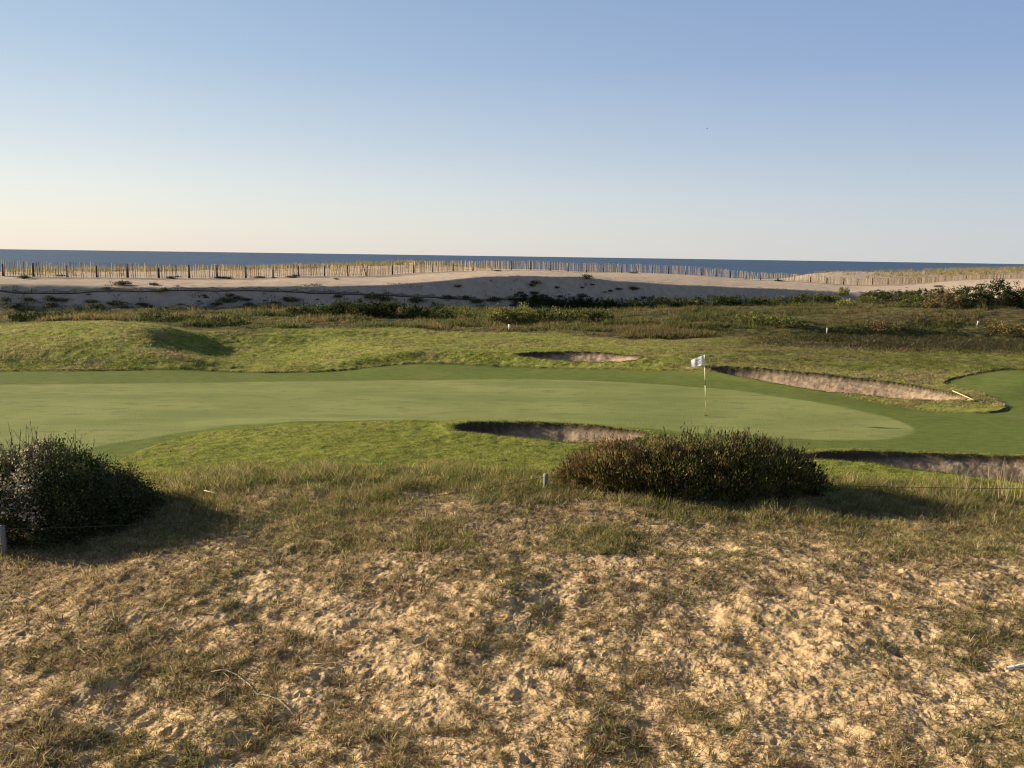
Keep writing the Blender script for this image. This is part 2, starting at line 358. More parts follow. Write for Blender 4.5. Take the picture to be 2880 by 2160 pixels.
def ground_material():
    m, n, l, b = new_mat('ground_mat'); g = NG(m)
    P = g.pos(); PS = g.pos((1, 2.2, 1))
    A = g.attr('ma'); B = g.attr('mb')       # ma: green, fairway, bunker, near ; mb: dune, scrub with painted bank shade, litter, lip
    big = g.noise(P, .35, 4); mid = g.noise(PS, 2.2, 4); fin = g.noise(P, 14, 3); vf = g.noise(P, 60, 2)
    rough = g.mix(g.ramp(mid, .38, .62), (.165, .195, .036), (.240, .240, .062))
    rough = g.mix(g.ramp(big, .57, .72), rough, (.235, .185, .085))
    rough = g.mix(g.ramp(fin, .50, .72), rough, (.075, .095, .022))
    fair = g.mix(g.ramp(mid, .3, .7), (.088, .118, .028), (.125, .152, .040))
    fair = g.mix(g.math('MULTIPLY', g.ramp(big, .5, .75), .5), fair, (.16, .17, .06))
    c = g.mix(A[1], rough, fair)
    pat = g.noise(g.pos((.7, 1.9, 1)), 1.3, 5, .66)
    gr = g.mix(g.ramp(g.noise(g.pos((.5, 1, 1)), .5, 4), .3, .7), (.168, .200, .066), (.218, .240, .088))
    gr = g.mix(g.math('MULTIPLY', g.ramp(pat, .50, .68), .6), gr, (.128, .130, .066))
    gr = g.mix(g.math('MULTIPLY', g.ramp(g.noise(g.pos((.35, 1.4, 1)), .38, 3), .48, .62), .45), gr, (.135, .165, .055))
    c = g.mix(A[0], c, gr)
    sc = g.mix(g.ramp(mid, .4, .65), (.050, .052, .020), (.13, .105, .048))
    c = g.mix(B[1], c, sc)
    ds_ = g.mix(g.ramp(g.noise(P, 1.2, 4), .3, .7), (.37, .30, .235), (.45, .37, .285))
    c = g.mix(B[0], c, ds_)
    ns = g.mix(g.ramp(fin, .3, .7), (.45, .315, .170), (.58, .425, .235))
    ns = g.mix(g.math('MULTIPLY', g.ramp(vf, .55, .75), .4), ns, (.30, .21, .13))
    lt = g.mix(g.ramp(fin, .35, .65), (.13, .098, .055), (.28, .21, .12))
    ns = g.mix(B[2], ns, lt)
    c = g.mix(A[3], c, ns)
    bs = g.mix(g.ramp(g.noise(P, 5, 5, .65), .35, .65), (.22, .165, .11), (.37, .28, .185))
    c = g.mix(A[2], c, bs)
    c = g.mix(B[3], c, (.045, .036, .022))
    l.new(c, b.inputs['Base Color'])
    b.inputs['Roughness'].default_value = 1.0; b.inputs['Specular IOR Level'].default_value = .05
    hh = g.math('ADD', g.math('MULTIPLY', fin, .6), g.math('MULTIPLY', vf, .25))
    st = g.bump(hh, .55, .05)
    l.new(st, b.inputs['Normal'])
    return m

def leaf_mat(name, trans=.35, rough=.6, spec=.25):
    m, n, l, b = new_mat(name); g = NG(m)
    at = g.attr('col')[4]
    nz = g.noise(g.pos(), 3.0, 2)
    c = g.mix(g.math('MULTIPLY', g.ramp(nz, .3, .7), .25), at, g.mix(.5, at, (.02, .02, .01)))
    l.new(c, b.inputs['Base Color']); b.inputs['Roughness'].default_value = rough; b.inputs['Specular IOR Level'].default_value = spec
    tr = n.new('ShaderNodeBsdfTranslucent'); l.new(c, tr.inputs['Color'])
    mx = n.new('ShaderNodeMixShader'); mx.inputs[0].default_value = trans
    l.new(b.outputs[0], mx.inputs[1]); l.new(tr.outputs[0], mx.inputs[2]); l.new(mx.outputs[0], n['Material Output'].inputs['Surface'])
    return m

def col_mat(name, rough=.85, spec=.2, nscale=20, namt=.35, dark=(.03, .025, .02), stretch=(1, 1, 1)):
    m, n, l, b = new_mat(name); g = NG(m)
    at = g.attr('col')[4]; nz = g.noise(g.pos(stretch), nscale, 4)
    c = g.mix(g.math('MULTIPLY', g.ramp(nz, .4, .75), namt), at, dark)
    l.new(c, b.inputs['Base Color']); b.inputs['Roughness'].default_value = rough; b.inputs['Specular IOR Level'].default_value = spec
    l.new(g.bump(nz, .4, .01), b.inputs['Normal'])
    return m

M_GROUND = ground_material()
M_GRASS = leaf_mat('grass_blade_mat', .45, .7, .15)
M_LEAF = leaf_mat('leaf_mat', .25, .75, .08)
M_TWIG = col_mat('twig_mat', nscale=40)
M_WOOD = col_mat('weathered_wood_mat', nscale=12, stretch=(6, 6, 1))
M_METAL = col_mat('wire_mat', .5, .4, 30, .3)
M_CLOTH = leaf_mat('flag_cloth_mat', .62, .7, .2)
M_PAINT = col_mat('painted_plastic_mat', .45, .4, 25, .15, (.2, .16, .1))

def water_material():
    m, n, l, b = new_mat('sea_water_mat'); g = NG(m)
    nz = g.noise(g.pos((.35, 1, 1)), .010, 5, .6); n2 = g.noise(g.pos((.25, 1, 1)), .06, 4, .6)
    c = g.mix(g.ramp(nz, .3, .7), (.032, .066, .120), (.044, .086, .15))
    c = g.mix(g.math('MULTIPLY', g.ramp(n2, .48, .62), .5), c, (.06, .10, .16))
    l.new(c, b.inputs['Base Color']); b.inputs['Roughness'].default_value = .55; b.inputs['IOR'].default_value = 1.33
    b.inputs['Specular IOR Level'].default_value = .35
    l.new(g.bump(g.noise(g.pos((.4, 1, 1)), .12, 5, .65), .9, 3.0), b.inputs['Normal'])
    return m

# ------------------------------------------------------------------ terrain meshes
veg_n = fbm(X * .55, Y * .9, 4, 51); veg_f = fbm(X * 2.3, Y * 2.9, 3, 52)
vden_bias = sstep(8.5, 16.0, D + 2.2 * sstep(.25, -.55, U) + 1.0 * sstep(.4, .65, U))
veg_s = fbm(X * 7.0, Y * 8.0, 2, 53)
vden = .38 * veg_n + .30 * veg_f + .32 * veg_s + .21 * vden_bias - .035 - .07 * sstep(.05, .5, U) * sstep(11.5, 7.5, D) + .075 * sstep(12.8, 15.0, D)
veg = sstep(.43, .68, vden) * near
litter = np.clip(sstep(.46, .60, .22 * veg_n + .25 * veg_f + .53 * veg_s + .12 * vden_bias) * .50 + .26 * veg, 0, .9) * near
bank_shadeg = sstep(.28, .40, U + .15 * (fbm(X * .3, Y * .3, 2, 87) - .5)) * sstep(42.0, 46, D) * rough  # right-hand bank whose shade is painted into the ground and turf colour
mA = np.stack([sstep(.10, -.10, sd_g), sstep(.04, -.04, sd_f), sstep(.02, -.05, sd_b), near], -1)
mA[..., 0] *= (1 - near); mA[..., 1] *= (1 - near)
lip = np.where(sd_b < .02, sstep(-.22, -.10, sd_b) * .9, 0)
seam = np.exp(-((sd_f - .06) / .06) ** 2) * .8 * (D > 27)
mB = np.stack([dune, np.maximum(scr, np.maximum(bank_shadeg * .85, .42 * sstep(.12, .35, U + .2 * (fbm(X * .25, Y * .4, 3, 88) - .5)) * sstep(35, 38, D) * rough)), litter, np.clip(lip + seam, 0, 1)], -1)  # scrub colour also paints the bank's shade and darkens the right-hand rough
P3 = np.stack([X, Y, Z], -1)
# smooth vertex normals of the whole sheet, so the pieces meet without a seam
gu = np.gradient(P3, axis=1); gd = np.gradient(P3, axis=0)
NRM = np.cross(gu, gd); NRM /= np.linalg.norm(NRM, axis=-1, keepdims=True)
Pf = P3.reshape(-1, 3); Nf = NRM.reshape(-1, 3); Af = mA.reshape(-1, 4); Bf = mB.reshape(-1, 4)
ii = (np.arange(ND - 1)[:, None] * NU + np.arange(NU - 1)[None, :])
QU = np.stack([ii, ii + 1, ii + NU + 1, ii + NU], -1)          # (ND-1, NU-1, 4)
def fc(G): return .25 * (G[:-1, :-1] + G[1:, :-1] + G[:-1, 1:] + G[1:, 1:])
cb = {k: fc(v) < -.01 for k, v in SDB.items()}
inb = np.zeros((ND - 1, NU - 1), bool)
def piece(name, mask, label=None, cat=None, kind='structure'):
    q = QU[mask]
    if not len(q): return None
    used, inv = np.unique(q.ravel(), return_inverse=True)
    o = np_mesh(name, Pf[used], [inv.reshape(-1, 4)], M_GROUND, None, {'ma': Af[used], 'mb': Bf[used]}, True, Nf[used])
    tag(o, label, cat, None, kind); return o
BL = {'a': 'kidney shaped sand bunker in front of the green, left of the low leafy bush',
      'b': 'small pale sand bunker in the rough left of the white flag',
      'c': 'long narrow sand bunker slanting down behind the flag with a yellow rake',
      'd': 'sand bunker at the right edge beyond the low wire'}
for k, msk in cb.items():
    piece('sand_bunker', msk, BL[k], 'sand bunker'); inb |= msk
fg = fc(sd_g) < 0; ff = fc(sd_f) < 0; fn = fc(near) > .5; fdn = fc(dune) > .5; fs = fc(scr) > .5
rest = ~inb
piece('putting_green', rest & fg & ~fn, 'smooth pale putting green around the flagstick', 'putting green')
piece('fairway', rest & ff & ~fg & ~fn, 'darker mown collar and fairway around the putting green', 'fairway')
piece('sandy_ground', rest & fn, 'scuffed dry sandy ground in the foreground', 'ground')
piece('sand_dune', rest & fdn & ~fn, 'long pale sand dune below the picket fence', 'sand dune')
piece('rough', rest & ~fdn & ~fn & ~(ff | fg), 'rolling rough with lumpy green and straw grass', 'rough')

# ground under and behind the camera, and far side land
mb = MB()
mb.add([(-600, -400, -.35), (600, -400, -.35), (600, 2.52, -.35), (-600, 2.52, -.35)], [[0, 1, 2, 3]])
o = mb.build('ground', None)
mg, n_, l_, b_ = new_mat('back_ground_mat'); g_ = NG(mg)
l_.new(g_.mix(g_.ramp(g_.noise(g_.pos(), 1.5, 5), .35, .65), (.40, .30, .18), (.20, .17, .08)), b_.inputs['Base Color']); b_.inputs['Roughness'].default_value = 1
o.data.materials.append(mg); tag(o, 'sandy ground behind the viewpoint', 'ground', None, 'structure')
# side land left and right, meeting the sheet's borders
mb = MB()
for sgn, j in ((-1, 0), (1, NU - 1)):
    ks = list(range(0, ND, 25)) + [ND - 1]
    a = P3[ks, j]; b = a.copy(); b[:, 0] = sgn * np.maximum(600, np.abs(a[:, 0]) + 50)
    V = np.concatenate([a, b]); m_ = len(ks)
    q = [[i, i + 1, m_ + i + 1, m_ + i] if sgn < 0 else [i, m_ + i, m_ + i + 1, i + 1] for i in range(m_ - 1)]
    mb.add(V, q)
o = mb.build('terrain', mg, None, True); tag(o, 'land running on beside the golf course', 'terrain', None, 'structure')

# sea
ring = [60, 300, 1000, 3000, 9000, 20000]
mb = MB(); th = np.linspace(R(-88), R(88), 65)
V = np.array([[r_ * math.sin(t), r_ * math.cos(t), -8 - max(0, r_ - 300) ** 2 / (2 * 6.37e6)] for r_ in ring for t in th])
n1 = len(th); mb.add(V, [[i * n1 + j, i * n1 + j + 1, (i + 1) * n1 + j + 1, (i + 1) * n1 + j] for i in range(len(ring) - 1) for j in range(n1 - 1)])
o = mb.build('sea', water_material(), None, True); tag(o, 'calm blue ocean out to the horizon', 'sea', None, 'structure')

# ------------------------------------------------------------------ blades and leaves
def blades(base, h, wd, az, lean, col, seg=2, droop=.5):
    n = len(base); h = np.broadcast_to(h, n); wd = np.broadcast_to(wd, n)
    dirv = np.stack([np.cos(az), np.sin(az)], 1); pa = rng.uniform(0, math.pi, n)
    side = np.stack([np.cos(pa), np.sin(pa), np.zeros(n)], 1)
    V = []; 
    for s in range(seg + 1):
        t = s / seg
        off = (lean * (t + droop * t * t) * h)[:, None] * dirv
        zz = h * (t - droop * lean * .45 * t * t)
        c = base + np.concatenate([off, zz[:, None]], 1)
        if s < seg:
            wv = side * (wd * (1 - .55 * t) / 2)[:, None]; V += [c - wv, c + wv]
        else: V += [c]
    k = 2 * seg + 1
    V = np.stack(V, 1).reshape(-1, 3); b0 = (np.arange(n) * k)[:, None]
    Q = np.concatenate([b0 + np.array([[2 * s, 2 * s + 1, 2 * s + 3, 2 * s + 2]]) for s in range(seg - 1)], 0) if seg > 1 else np.zeros((0, 4), int)
    T = b0 + np.array([[2 * seg - 2, 2 * seg - 1, 2 * seg]])
    C = np.repeat(col, k, 0)
    return V, Q, T, C
def merge(parts):
    V, Q, T, C = [], [], [], []; n = 0
    for v, q, t, c in parts:
        V.append(v); Q.append(q + n); T.append(t + n); C.append(c); n += len(v)
    return np.vstack(V), np.vstack(Q), np.vstack(T), np.vstack(C)
def blade_obj(name, parts, mat=None, parent=None):
    V, Q, T, C = merge(parts); return np_mesh(name, V, [Q, T], mat or M_GRASS, parent, {'col': C})
def leaves(P, Dr, L, W, col):
    n = len(P); Dr = Dr / (np.linalg.norm(Dr, axis=1)[:, None] + 1e-9)
    rv = rng.normal(size=(n, 3)); s = np.cross(Dr, rv); s /= np.linalg.norm(s, axis=1)[:, None] + 1e-9
    L = np.broadcast_to(L, n)[:, None]; W = np.broadcast_to(W, n)[:, None]
    V = np.stack([P, P + Dr * L * .45 - s * W / 2, P + Dr * L, P + Dr * L * .45 + s * W / 2], 1).reshape(-1, 3)
    Q = (np.arange(n) * 4)[:, None] + np.array([[0, 1, 2, 3]])
    return V, Q, np.zeros((0, 3), int), np.repeat(col, 4, 0)
def pick(n, cols, jit=.18):
    cols = np.array(cols, float); i = rng.integers(0, len(cols), n)
    return np.clip(cols[i] * (1 + rng.normal(0, jit, (n, 1))) * (1 + rng.normal(0, jit * .3, (n, 3))), .005, .9)
def scatter(n, d0, d1, u0=-.74, u1=.74, bias=1.0):
    """random ground points, denser towards the viewpoint in a natural way (even in the view when bias=1)"""
    t = rng.uniform(0, 1, n); d = 1 / (1 / d0 + (1 / d1 - 1 / d0) * t) if bias else d0 + (d1 - d0) * t
    x = rng.uniform(u0, u1, n) * d
    return x, d
def tufts(x, y, nb, h, wd, spread, cols, seg=2, jit=.18, lean=(.2, .9), tone=None, sink=.01):
    """nb blades round each point; blades of a tuft share a tone"""
    n = len(x); tc = pick(n, cols, jit) if tone is None else tone
    X_ = np.repeat(x, nb); Y_ = np.repeat(y, nb); C_ = np.repeat(tc, nb, 0) * (1 + rng.normal(0, .15, (n * nb, 1)))
    sp = np.repeat(np.broadcast_to(spread, n), nb)
    a = rng.uniform(0, 2 * math.pi, n * nb); r_ = np.sqrt(rng.uniform(0, 1, n * nb)) * sp
    bx = X_ + r_ * np.cos(a); by = Y_ + r_ * np.sin(a)
    base = np.stack([bx, by, H(bx, by) - sink], 1)
    hh = np.repeat(np.broadcast_to(h, n), nb) * rng.uniform(.45, 1.15, n * nb)
    return blades(base, hh, np.broadcast_to(wd, n * nb) if np.ndim(wd) == 0 else np.repeat(wd, nb), a + rng.normal(0, .5, n * nb), rng.uniform(lean[0], lean[1], n * nb), np.clip(C_, .004, .9), seg)

STRAW = [(.46, .36, .19), (.38, .30, .15), (.30, .25, .11), (.40, .33, .19)]
OLIVE = [(.19, .17, .06), (.20, .18, .07), (.13, .14, .045), (.24, .21, .09)]
GREENS = [(.17, .205, .036), (.22, .24, .052), (.135, .17, .036), (.28, .265, .085)]
BROWN = [(.16, .10, .055), (.20, .14, .07), (.12, .08, .045)]

# dry grass and creeping plants of the foreground
x, y = scatter(80000, 6.0, 17.8)
v_ = grid_at(veg, x, y); nr = grid_at(near, x, y)
keep = (rng.uniform(0, 1, len(x)) < (.15 + .50 * v_)) & (nr > .3)
x, y, v_ = x[keep], y[keep], v_[keep]
big_ = rng.uniform(0, 1, len(x)) ** 2.8
hh = (.028 + .115 * big_ + .03 * v_) * (.9 + .6 * sstep(13.5, 17, y))
gmix = fbm(x * .5, y * .5, 3, 71)
tone = np.where((gmix + rng.normal(0, .11, len(x)) > .56)[:, None], pick(len(x), OLIVE), pick(len(x), STRAW + BROWN[:2]))
parts = [tufts(x, y, 8, hh, .0075 + .0055 * big_, .028 + .03 * big_, None, 3, tone=tone, lean=(.15, 1.1))]
# short mat of prostrate stems
x, y = scatter(70000, 6.0, 17.5); v_ = grid_at(litter, x, y); nr = grid_at(near, x, y)
keep = (rng.uniform(0, 1, len(x)) < (.02 + .8 * v_)) & (nr > .3); x, y = x[keep], y[keep]
parts.append(tufts(x, y, 4, .028 + .035 * rng.uniform(0, 1, len(x)), .010, .05, STRAW + STRAW + BROWN[:2] + OLIVE[:2], 2, lean=(.6, 2.2)))
o = blade_obj('dry_grass', parts); tag(o, 'sparse dry grass and creeping plants on the foreground sand', 'grass', None, 'stuff')

# scrappy taller herbs along the low wire
x, y = scatter(22000, 13.0, 18.6)
nz = fbm(x * .6, y * .8, 3, 75)
keep = (nz + .16 * sstep(13.5, 16, y) + rng.normal(0, .07, len(x)) > .55) & ((grid_at(sd_f, x, y) > .3)) & (grid_at(sd_b, x, y) > .3)
x, y = x[keep], y[keep]
parts = [tufts(x, y, 7, (.06 + .2 * rng.uniform(0, 1, len(x)) + .22 * sstep(.55, .7, fbm(x * .7, y * .9, 2, 77)) * rng.uniform(0, 1, len(x))) * (.45 + .55 * sstep(14, 16.5, y)), .010, .07, OLIVE + GREENS[:2] + STRAW[:2], 3, lean=(.1, .8))]
o = blade_obj('wild_grass', parts); tag(o, 'taller unmown wild grass in a band along the low wire', 'grass', None, 'stuff')

# near rough turf
x, y = scatter(95000, 16.3, 27.0)
keep = (grid_at(sd_f, x, y) > -.02) & (grid_at(sd_b, x, y) > .03) & (grid_at(near, x, y) < .85)
x, y = x[keep], y[keep]
t_ = fbm(x * .9, y * 1.6, 3, 81)
tone = np.where((t_ + rng.normal(0, .07, len(x)) > .5)[:, None], pick(len(x), [(.27, .30, .052), (.31, .31, .075)]), pick(len(x), GREENS[:3]))
parts = [tufts(x, y, 5, .028 + .035 * rng.uniform(0, 1, len(x)), .011, .06, None, 2, tone=tone, lean=(.3, 1.2))]
o = blade_obj('near_turf', parts); tag(o, 'bright green tufted turf in front of the green', 'turf', None, 'stuff')

# back rough turf
x, y = scatter(120000, 29.0, 55.0)
keep = (grid_at(sd_f, x, y) > .02) & (grid_at(sd_b, x, y) > .03) & (grid_at(scr, x, y) < .7) & (fbm(x * .8, y * 1.4, 3, 85) + rng.normal(0, .12, len(x)) + .3 * grid_at(bank_shadeg, x, y) > .42)
x, y = x[keep], y[keep]
t_ = fbm(x * .3, y * .7, 3, 82) + .12 * sstep(42, 50, y) + .12 * sstep(.05, .35, x / y)
tone = np.where((t_ + rng.normal(0, .06, len(x)) > .56)[:, None], pick(len(x), STRAW[2:] + [(.22, .17, .08)]), pick(len(x), GREENS))
bank_shade = sstep(.30, .42, x / y + .15 * (fbm(x * .3, y * .3, 2, 87) - .5)) * sstep(42.5, 46, y)
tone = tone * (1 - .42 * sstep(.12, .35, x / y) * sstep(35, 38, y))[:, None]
tone = np.where((rng.uniform(0, 1, len(x)) < bank_shade * .9)[:, None], pick(len(x), [(.035, .045, .016), (.05, .05, .02), (.07, .055, .03)]), tone)  # near-black tuft colours paint the shade of the right-hand bank
parts = [tufts(x, y, 4, (.05 + .07 * rng.uniform(0, 1, len(x))) * (1 + 1.6 * bank_shade), .022 + .012 * bank_shade, .09, None, 2, tone=tone, lean=(.2, .9))]
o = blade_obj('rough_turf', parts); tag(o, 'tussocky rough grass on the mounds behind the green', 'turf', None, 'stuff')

# ragged turf fringe round the bunkers
parts = []
for k, (poly, dep, wd) in BUNK.items():
    P = smooth_poly(poly, 3); Q = np.roll(P, -1, 0); L_ = np.linalg.norm(Q - P, axis=1); n = int(L_.sum() * 60)
    i = rng.choice(len(P), n, p=L_ / L_.sum()); t = rng.uniform(0, 1, (n, 1)); pt = P[i] * (1 - t) + Q[i] * t + rng.normal(0, .04, (n, 2))
    ok = pt[:, 1] > 10; pt = pt[ok]
    parts.append(tufts(pt[:, 0], pt[:, 1], 3, rng.uniform(.04, .10, len(pt)), .014, .03, [(.16, .13, .06), (.12, .14, .04), (.08, .09, .03)], 2, lean=(.3, 1.3)))
o = blade_obj('turf_fringe', parts); tag(o, 'ragged overhanging turf fringe round the bunker edges', 'turf', None, 'stuff')

# scrub band between rough and dune
x, y = scatter(85000, 48.5, 98.0)
sc_ = grid_at(scr, x, y); cl = fbm(x * .35, y * .5, 3, 91)
keep = (sc_ > .35) & (rng.uniform(0, 1, len(x)) < .35 + 1.1 * (cl - .3))
x, y, cl = x[keep], y[keep], cl[keep]
hgt = (.10 + .42 * sstep(.45, .72, cl + rng.normal(0, .06, len(x)))) * rng.uniform(.6, 1.1, len(x)) * (1 - .3 * sstep(.15, .5, x / y))
t_ = fbm(x * .22 + 5, y * .4, 3, 92)
tone = np.where((t_ + rng.normal(0, .07, len(x)) > .55)[:, None], pick(len(x), [(.24, .20, .08), (.20, .16, .07), (.17, .12, .06)]), pick(len(x), [(.07, .085, .025), (.11, .12, .04), (.16, .17, .05)]))
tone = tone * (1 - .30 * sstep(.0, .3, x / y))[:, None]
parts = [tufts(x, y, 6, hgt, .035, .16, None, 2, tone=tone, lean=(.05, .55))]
o = blade_obj('scrub_vegetation', parts); tag(o, 'low mixed scrub of weeds and dry grass at the foot of the dune', 'ground cover', None, 'stuff')

# scattered low herbs over the lower dune face
x, y = scatter(26000, 54, 101); du = grid_at(dune, x, y); u_ = x / y; ft = np.interp(u_, uu, KD[len(FIX) + ORDER.index('foot')]); cr = np.interp(u_, uu, KD[len(FIX) + ORDER.index('crest')])
rel = (y - ft) / np.maximum(cr - ft, 1); cl = fbm(x * .45, y * .6, 4, 97); pxx = u_ * F + 1440
lim = np.interp(pxx, [0, 700, 1300, 1450, 1750, 1950, 2300, 2500, 2900], [.30, .25, .16, .20, .16, .08, .20, .45, .6])
keep = (du > .5) & (rel < lim) & (cl > .53 + .14 * np.clip(rel / lim, 0, 1) - .04 * (np.abs(pxx - 1580) < 150)) & (y < ft + 14)
x, y = x[keep], y[keep]
parts = [tufts(x, y, 6, rng.uniform(.06, .24, len(x)), .05, .18, [(.05, .055, .028), (.075, .075, .035), (.11, .10, .05)], 2, lean=(.3, 1.6))]
o = blade_obj('dune_herbs', parts); tag(o, 'thin scattering of small herbs on the lower dune face', 'ground cover', None, 'stuff')

# marram grass behind the picket fence
cr_u = np.array([ray(p[0], p[1])[0] for p in LN['crest']]); cr_d = np.array([p[2] for p in LN['crest']])
def fence_d(u): return np.interp(u, cr_u, cr_d)
def bh_d(u): return np.interp(u, [ray(p[0], p[1])[0] for p in LN['behind']], [p[2] for p in LN['behind']])
parts = []
u = rng.uniform(-.8, .8, 30000); f_ = rng.uniform(0, 1, len(u)); fd0 = fence_d(u); d = fd0 + 2.5 + f_ * (bh_d(u) - fd0 + 2)
px = u * F + 1440
dens = np.interp(px, [0, 500, 700, 900, 1150, 1330, 1420, 1500, 2230, 2330, 2430, 2650, 2880], [.55, .45, .40, .6, .8, .4, .06, .02, .02, .5, .35, .8, .95])
cl = fbm(u * d * .35, d * .35, 3, 95)
keep = rng.uniform(0, 1, len(u)) < np.where(px > 2420, dens * sstep(.3, .45, cl) * (f_ > .35), dens * sstep(.42, .60, cl + .04) * (.10 + .9 * (f_ > .5)) * .75)
u, d, cl = u[keep], d[keep], cl[keep]
parts = [tufts(u * d, d, 7, rng.uniform(.30, .78, len(u)) * (1 + .6 * (px[keep] > 2420)), .03, .16, [(.30, .245, .10), (.24, .20, .08), (.16, .14, .06), (.36, .30, .13)], 3, lean=(.05, .6))]
o = blade_obj('marram_grass', parts); tag(o, 'pale yellow marram grass on the dune top behind the picket fence', 'grass', None, 'stuff')

# ------------------------------------------------------------------ shrubs
def bush(name, c, rx, ry, prof, ncl, nleaf, L, W, cols, label, cat='bush', group=None, up=.3, crad=.16, stems=60, twigs=0, colf=None, mat=None, stemcol=(.10, .075, .05), flower=None, rz=0.0, twh=.35):
    """prof: height along the width (t -1..1). leaf clumps over a dome of that outline, woody stems inside"""
    z0 = float(H(c[0], c[1])); root = empty(name, (c[0], c[1], z0), rz)
    tag(root, label, cat, group)
    pt = [p[0] for p in prof]; ph = [p[1] for p in prof]; hmax = max(ph)
    t = rng.uniform(-1, 1, ncl); rr = rng.uniform(0, 1, ncl) ** .4; an = rng.uniform(0, 2 * math.pi, ncl)
    tx = rr * np.cos(an); ty = rr * np.sin(an)
    hloc = np.interp(tx, pt, ph) * np.sqrt(np.clip(1 - (ty * .95) ** 2, .03, 1))
    hloc = hloc * (.80 + .36 * vnoise(tx * 4.5 + 20, ty * 4.5 + rx, 7))
    f = 1 - rng.uniform(0, 1, ncl) ** 1.5 * .95
    cc = np.stack([tx * rx, ty * ry, f * hloc * .94], 1)
    ctone = pick(ncl, cols, .22) if colf is None else colf(tx, ty, f, ncl)
    per = rng.multinomial(nleaf, np.ones(ncl) / ncl); idx = np.repeat(np.arange(ncl), per)
    R_ = crad * rng.uniform(.6, 1.4, ncl)
    off = rng.normal(size=(len(idx), 3)) * .55 * R_[idx][:, None]; p = cc[idx] + off
    gz = np.zeros(len(idx))
    p[:, 2] = np.maximum(p[:, 2], .01)
    out = p / np.array([rx, ry, max(hmax, .1)]) + rng.normal(0, .7, p.shape) + np.array([0, 0, up])
    colr = ctone[idx] * (1 + rng.normal(0, .18, (len(idx), 1)))
    V, Q, T, C = leaves(p, out, L * rng.uniform(.6, 1.3, len(idx)), W * rng.uniform(.7, 1.3, len(idx)), np.clip(colr, .004, .9))
    np_mesh('foliage', V, [Q], mat or M_LEAF, root, {'col': C})
    sb = MB()
    ch = rng.choice(ncl, min(stems, ncl), replace=False)
    for i in ch:
        e = cc[i]; b0 = np.array([e[0] * .35, e[1] * .35, -.05]); m_ = (b0 + e) / 2 + np.array([e[0] * -.08, 0, .08 * hmax])
        sb.tube([b0, m_, e], [.018 * hmax, .011 * hmax, .004 * hmax], 4, stemcol)
    for i in range(twigs):
        a_ = rng.uniform(-.95, .95); yy = rng.uniform(-.5, .5); h_ = np.interp(a_, pt, ph)
        p0 = np.array([a_ * rx, yy * ry, h_ * .6]); L2 = rng.uniform(.4, 1) * twh; ln = rng.normal(0, .12, 2)
        p1 = np.array([a_ * rx + ln[0] * .6, yy * ry + ln[1] * .6, h_ * .92]); p2 = p1 + np.array([ln[0] * L2 * 2, ln[1] * L2, L2])
        sb.tube([p0, p1, p2], [.008, .006, .003], 3, stemcol)
        for q in range(3):
            p3 = p1 + (p2 - p1) * rng.uniform(.1, .9); sb.tube([p3, p3 + np.array([rng.normal(0, .05), rng.normal(0, .04), rng.uniform(.05, .14)])], [.004, .002], 3, stemcol)
    sb.build('stems', M_TWIG, root)
    if flower is not None: flower(root, cc, tx, ty, f)
    return root

# big bush with fluffy white seed heads, left edge
def fl(root, cc, tx, ty, f):
    sel = np.where((tx < -.02) & (f > .6) & (rng.uniform(0, 1, len(tx)) < .6))[0]
    n = len(sel) * 42; idx = np.repeat(sel, 42)
    p = cc[idx] * np.array([1.05, 1.05, 1.04]) + rng.normal(0, .085, (n, 3))
    sub = fbm(p[:, 0] * 2.2, p[:, 2] * 2.2, 2, 99) + rng.normal(0, .04, n); k = sub > .50
    p = p[k]
    V, Q, T, C = leaves(p, rng.normal(size=p.shape) + np.array([0, 0, .4]), .05 * rng.uniform(.7, 1.3, len(p)), .04, pick(len(p), [(.56, .47, .33), (.44, .37, .25), (.62, .54, .40)], .12))
    np_mesh('flower_heads', V, [Q], M_LEAF, root, {'col': C})
cl_ = at_d(175, 1400, 14.95)
bush('flowering_bush', (cl_[0] - .1, 15.0), 1.85, 1.4, [(-1, .6), (-.8, 1.15), (-.5, 1.50), (-.15, 1.68), (.1, 1.5), (.3, 1.28), (.5, 1.0), (.75, .6), (1, .2)],
     1000, 46000, .070, .034, [(.05, .07, .024), (.065, .09, .03), (.09, .11, .042), (.07, .065, .032)],
     'large dark bush with fluffy pale flower heads beside the post at the left edge', stems=80, twigs=95, flower=fl, crad=.20, twh=.62, rz=R(20))
# low wide bush with long leaves, in front of the green
def cf(tx, ty, f, n):
    a = pick(n, [(.17, .12, .045), (.20, .15, .055), (.13, .11, .04)], .2); b = pick(n, [(.07, .075, .022), (.12, .11, .035), (.05, .055, .02), (.17, .16, .05)], .3)
    return np.where((tx + rng.normal(0, .3, n) < -.25)[:, None], a, b)
cr_ = at_d(1945, 1400, 17.1)
bush('leafy_bush', (cr_[0], 17.1), 3.05, 1.05, [(-1, .25), (-.85, .65), (-.6, .86), (-.25, 1.06), (.1, 1.16), (.4, 1.14), (.62, 1.0), (.8, .72), (.92, .42), (1, .15)],
     800, 36000, .105, .029, None, 'wide low bush with long upright dull green and brown leaves in front of the green', stems=200, twigs=260, colf=cf, crad=.16, up=1.5, twh=.30, stemcol=(.17, .12, .07))
# skirt of low leaves running out on its right
def place(px, py, dmin=5.0): return hit(px, py, dmin)

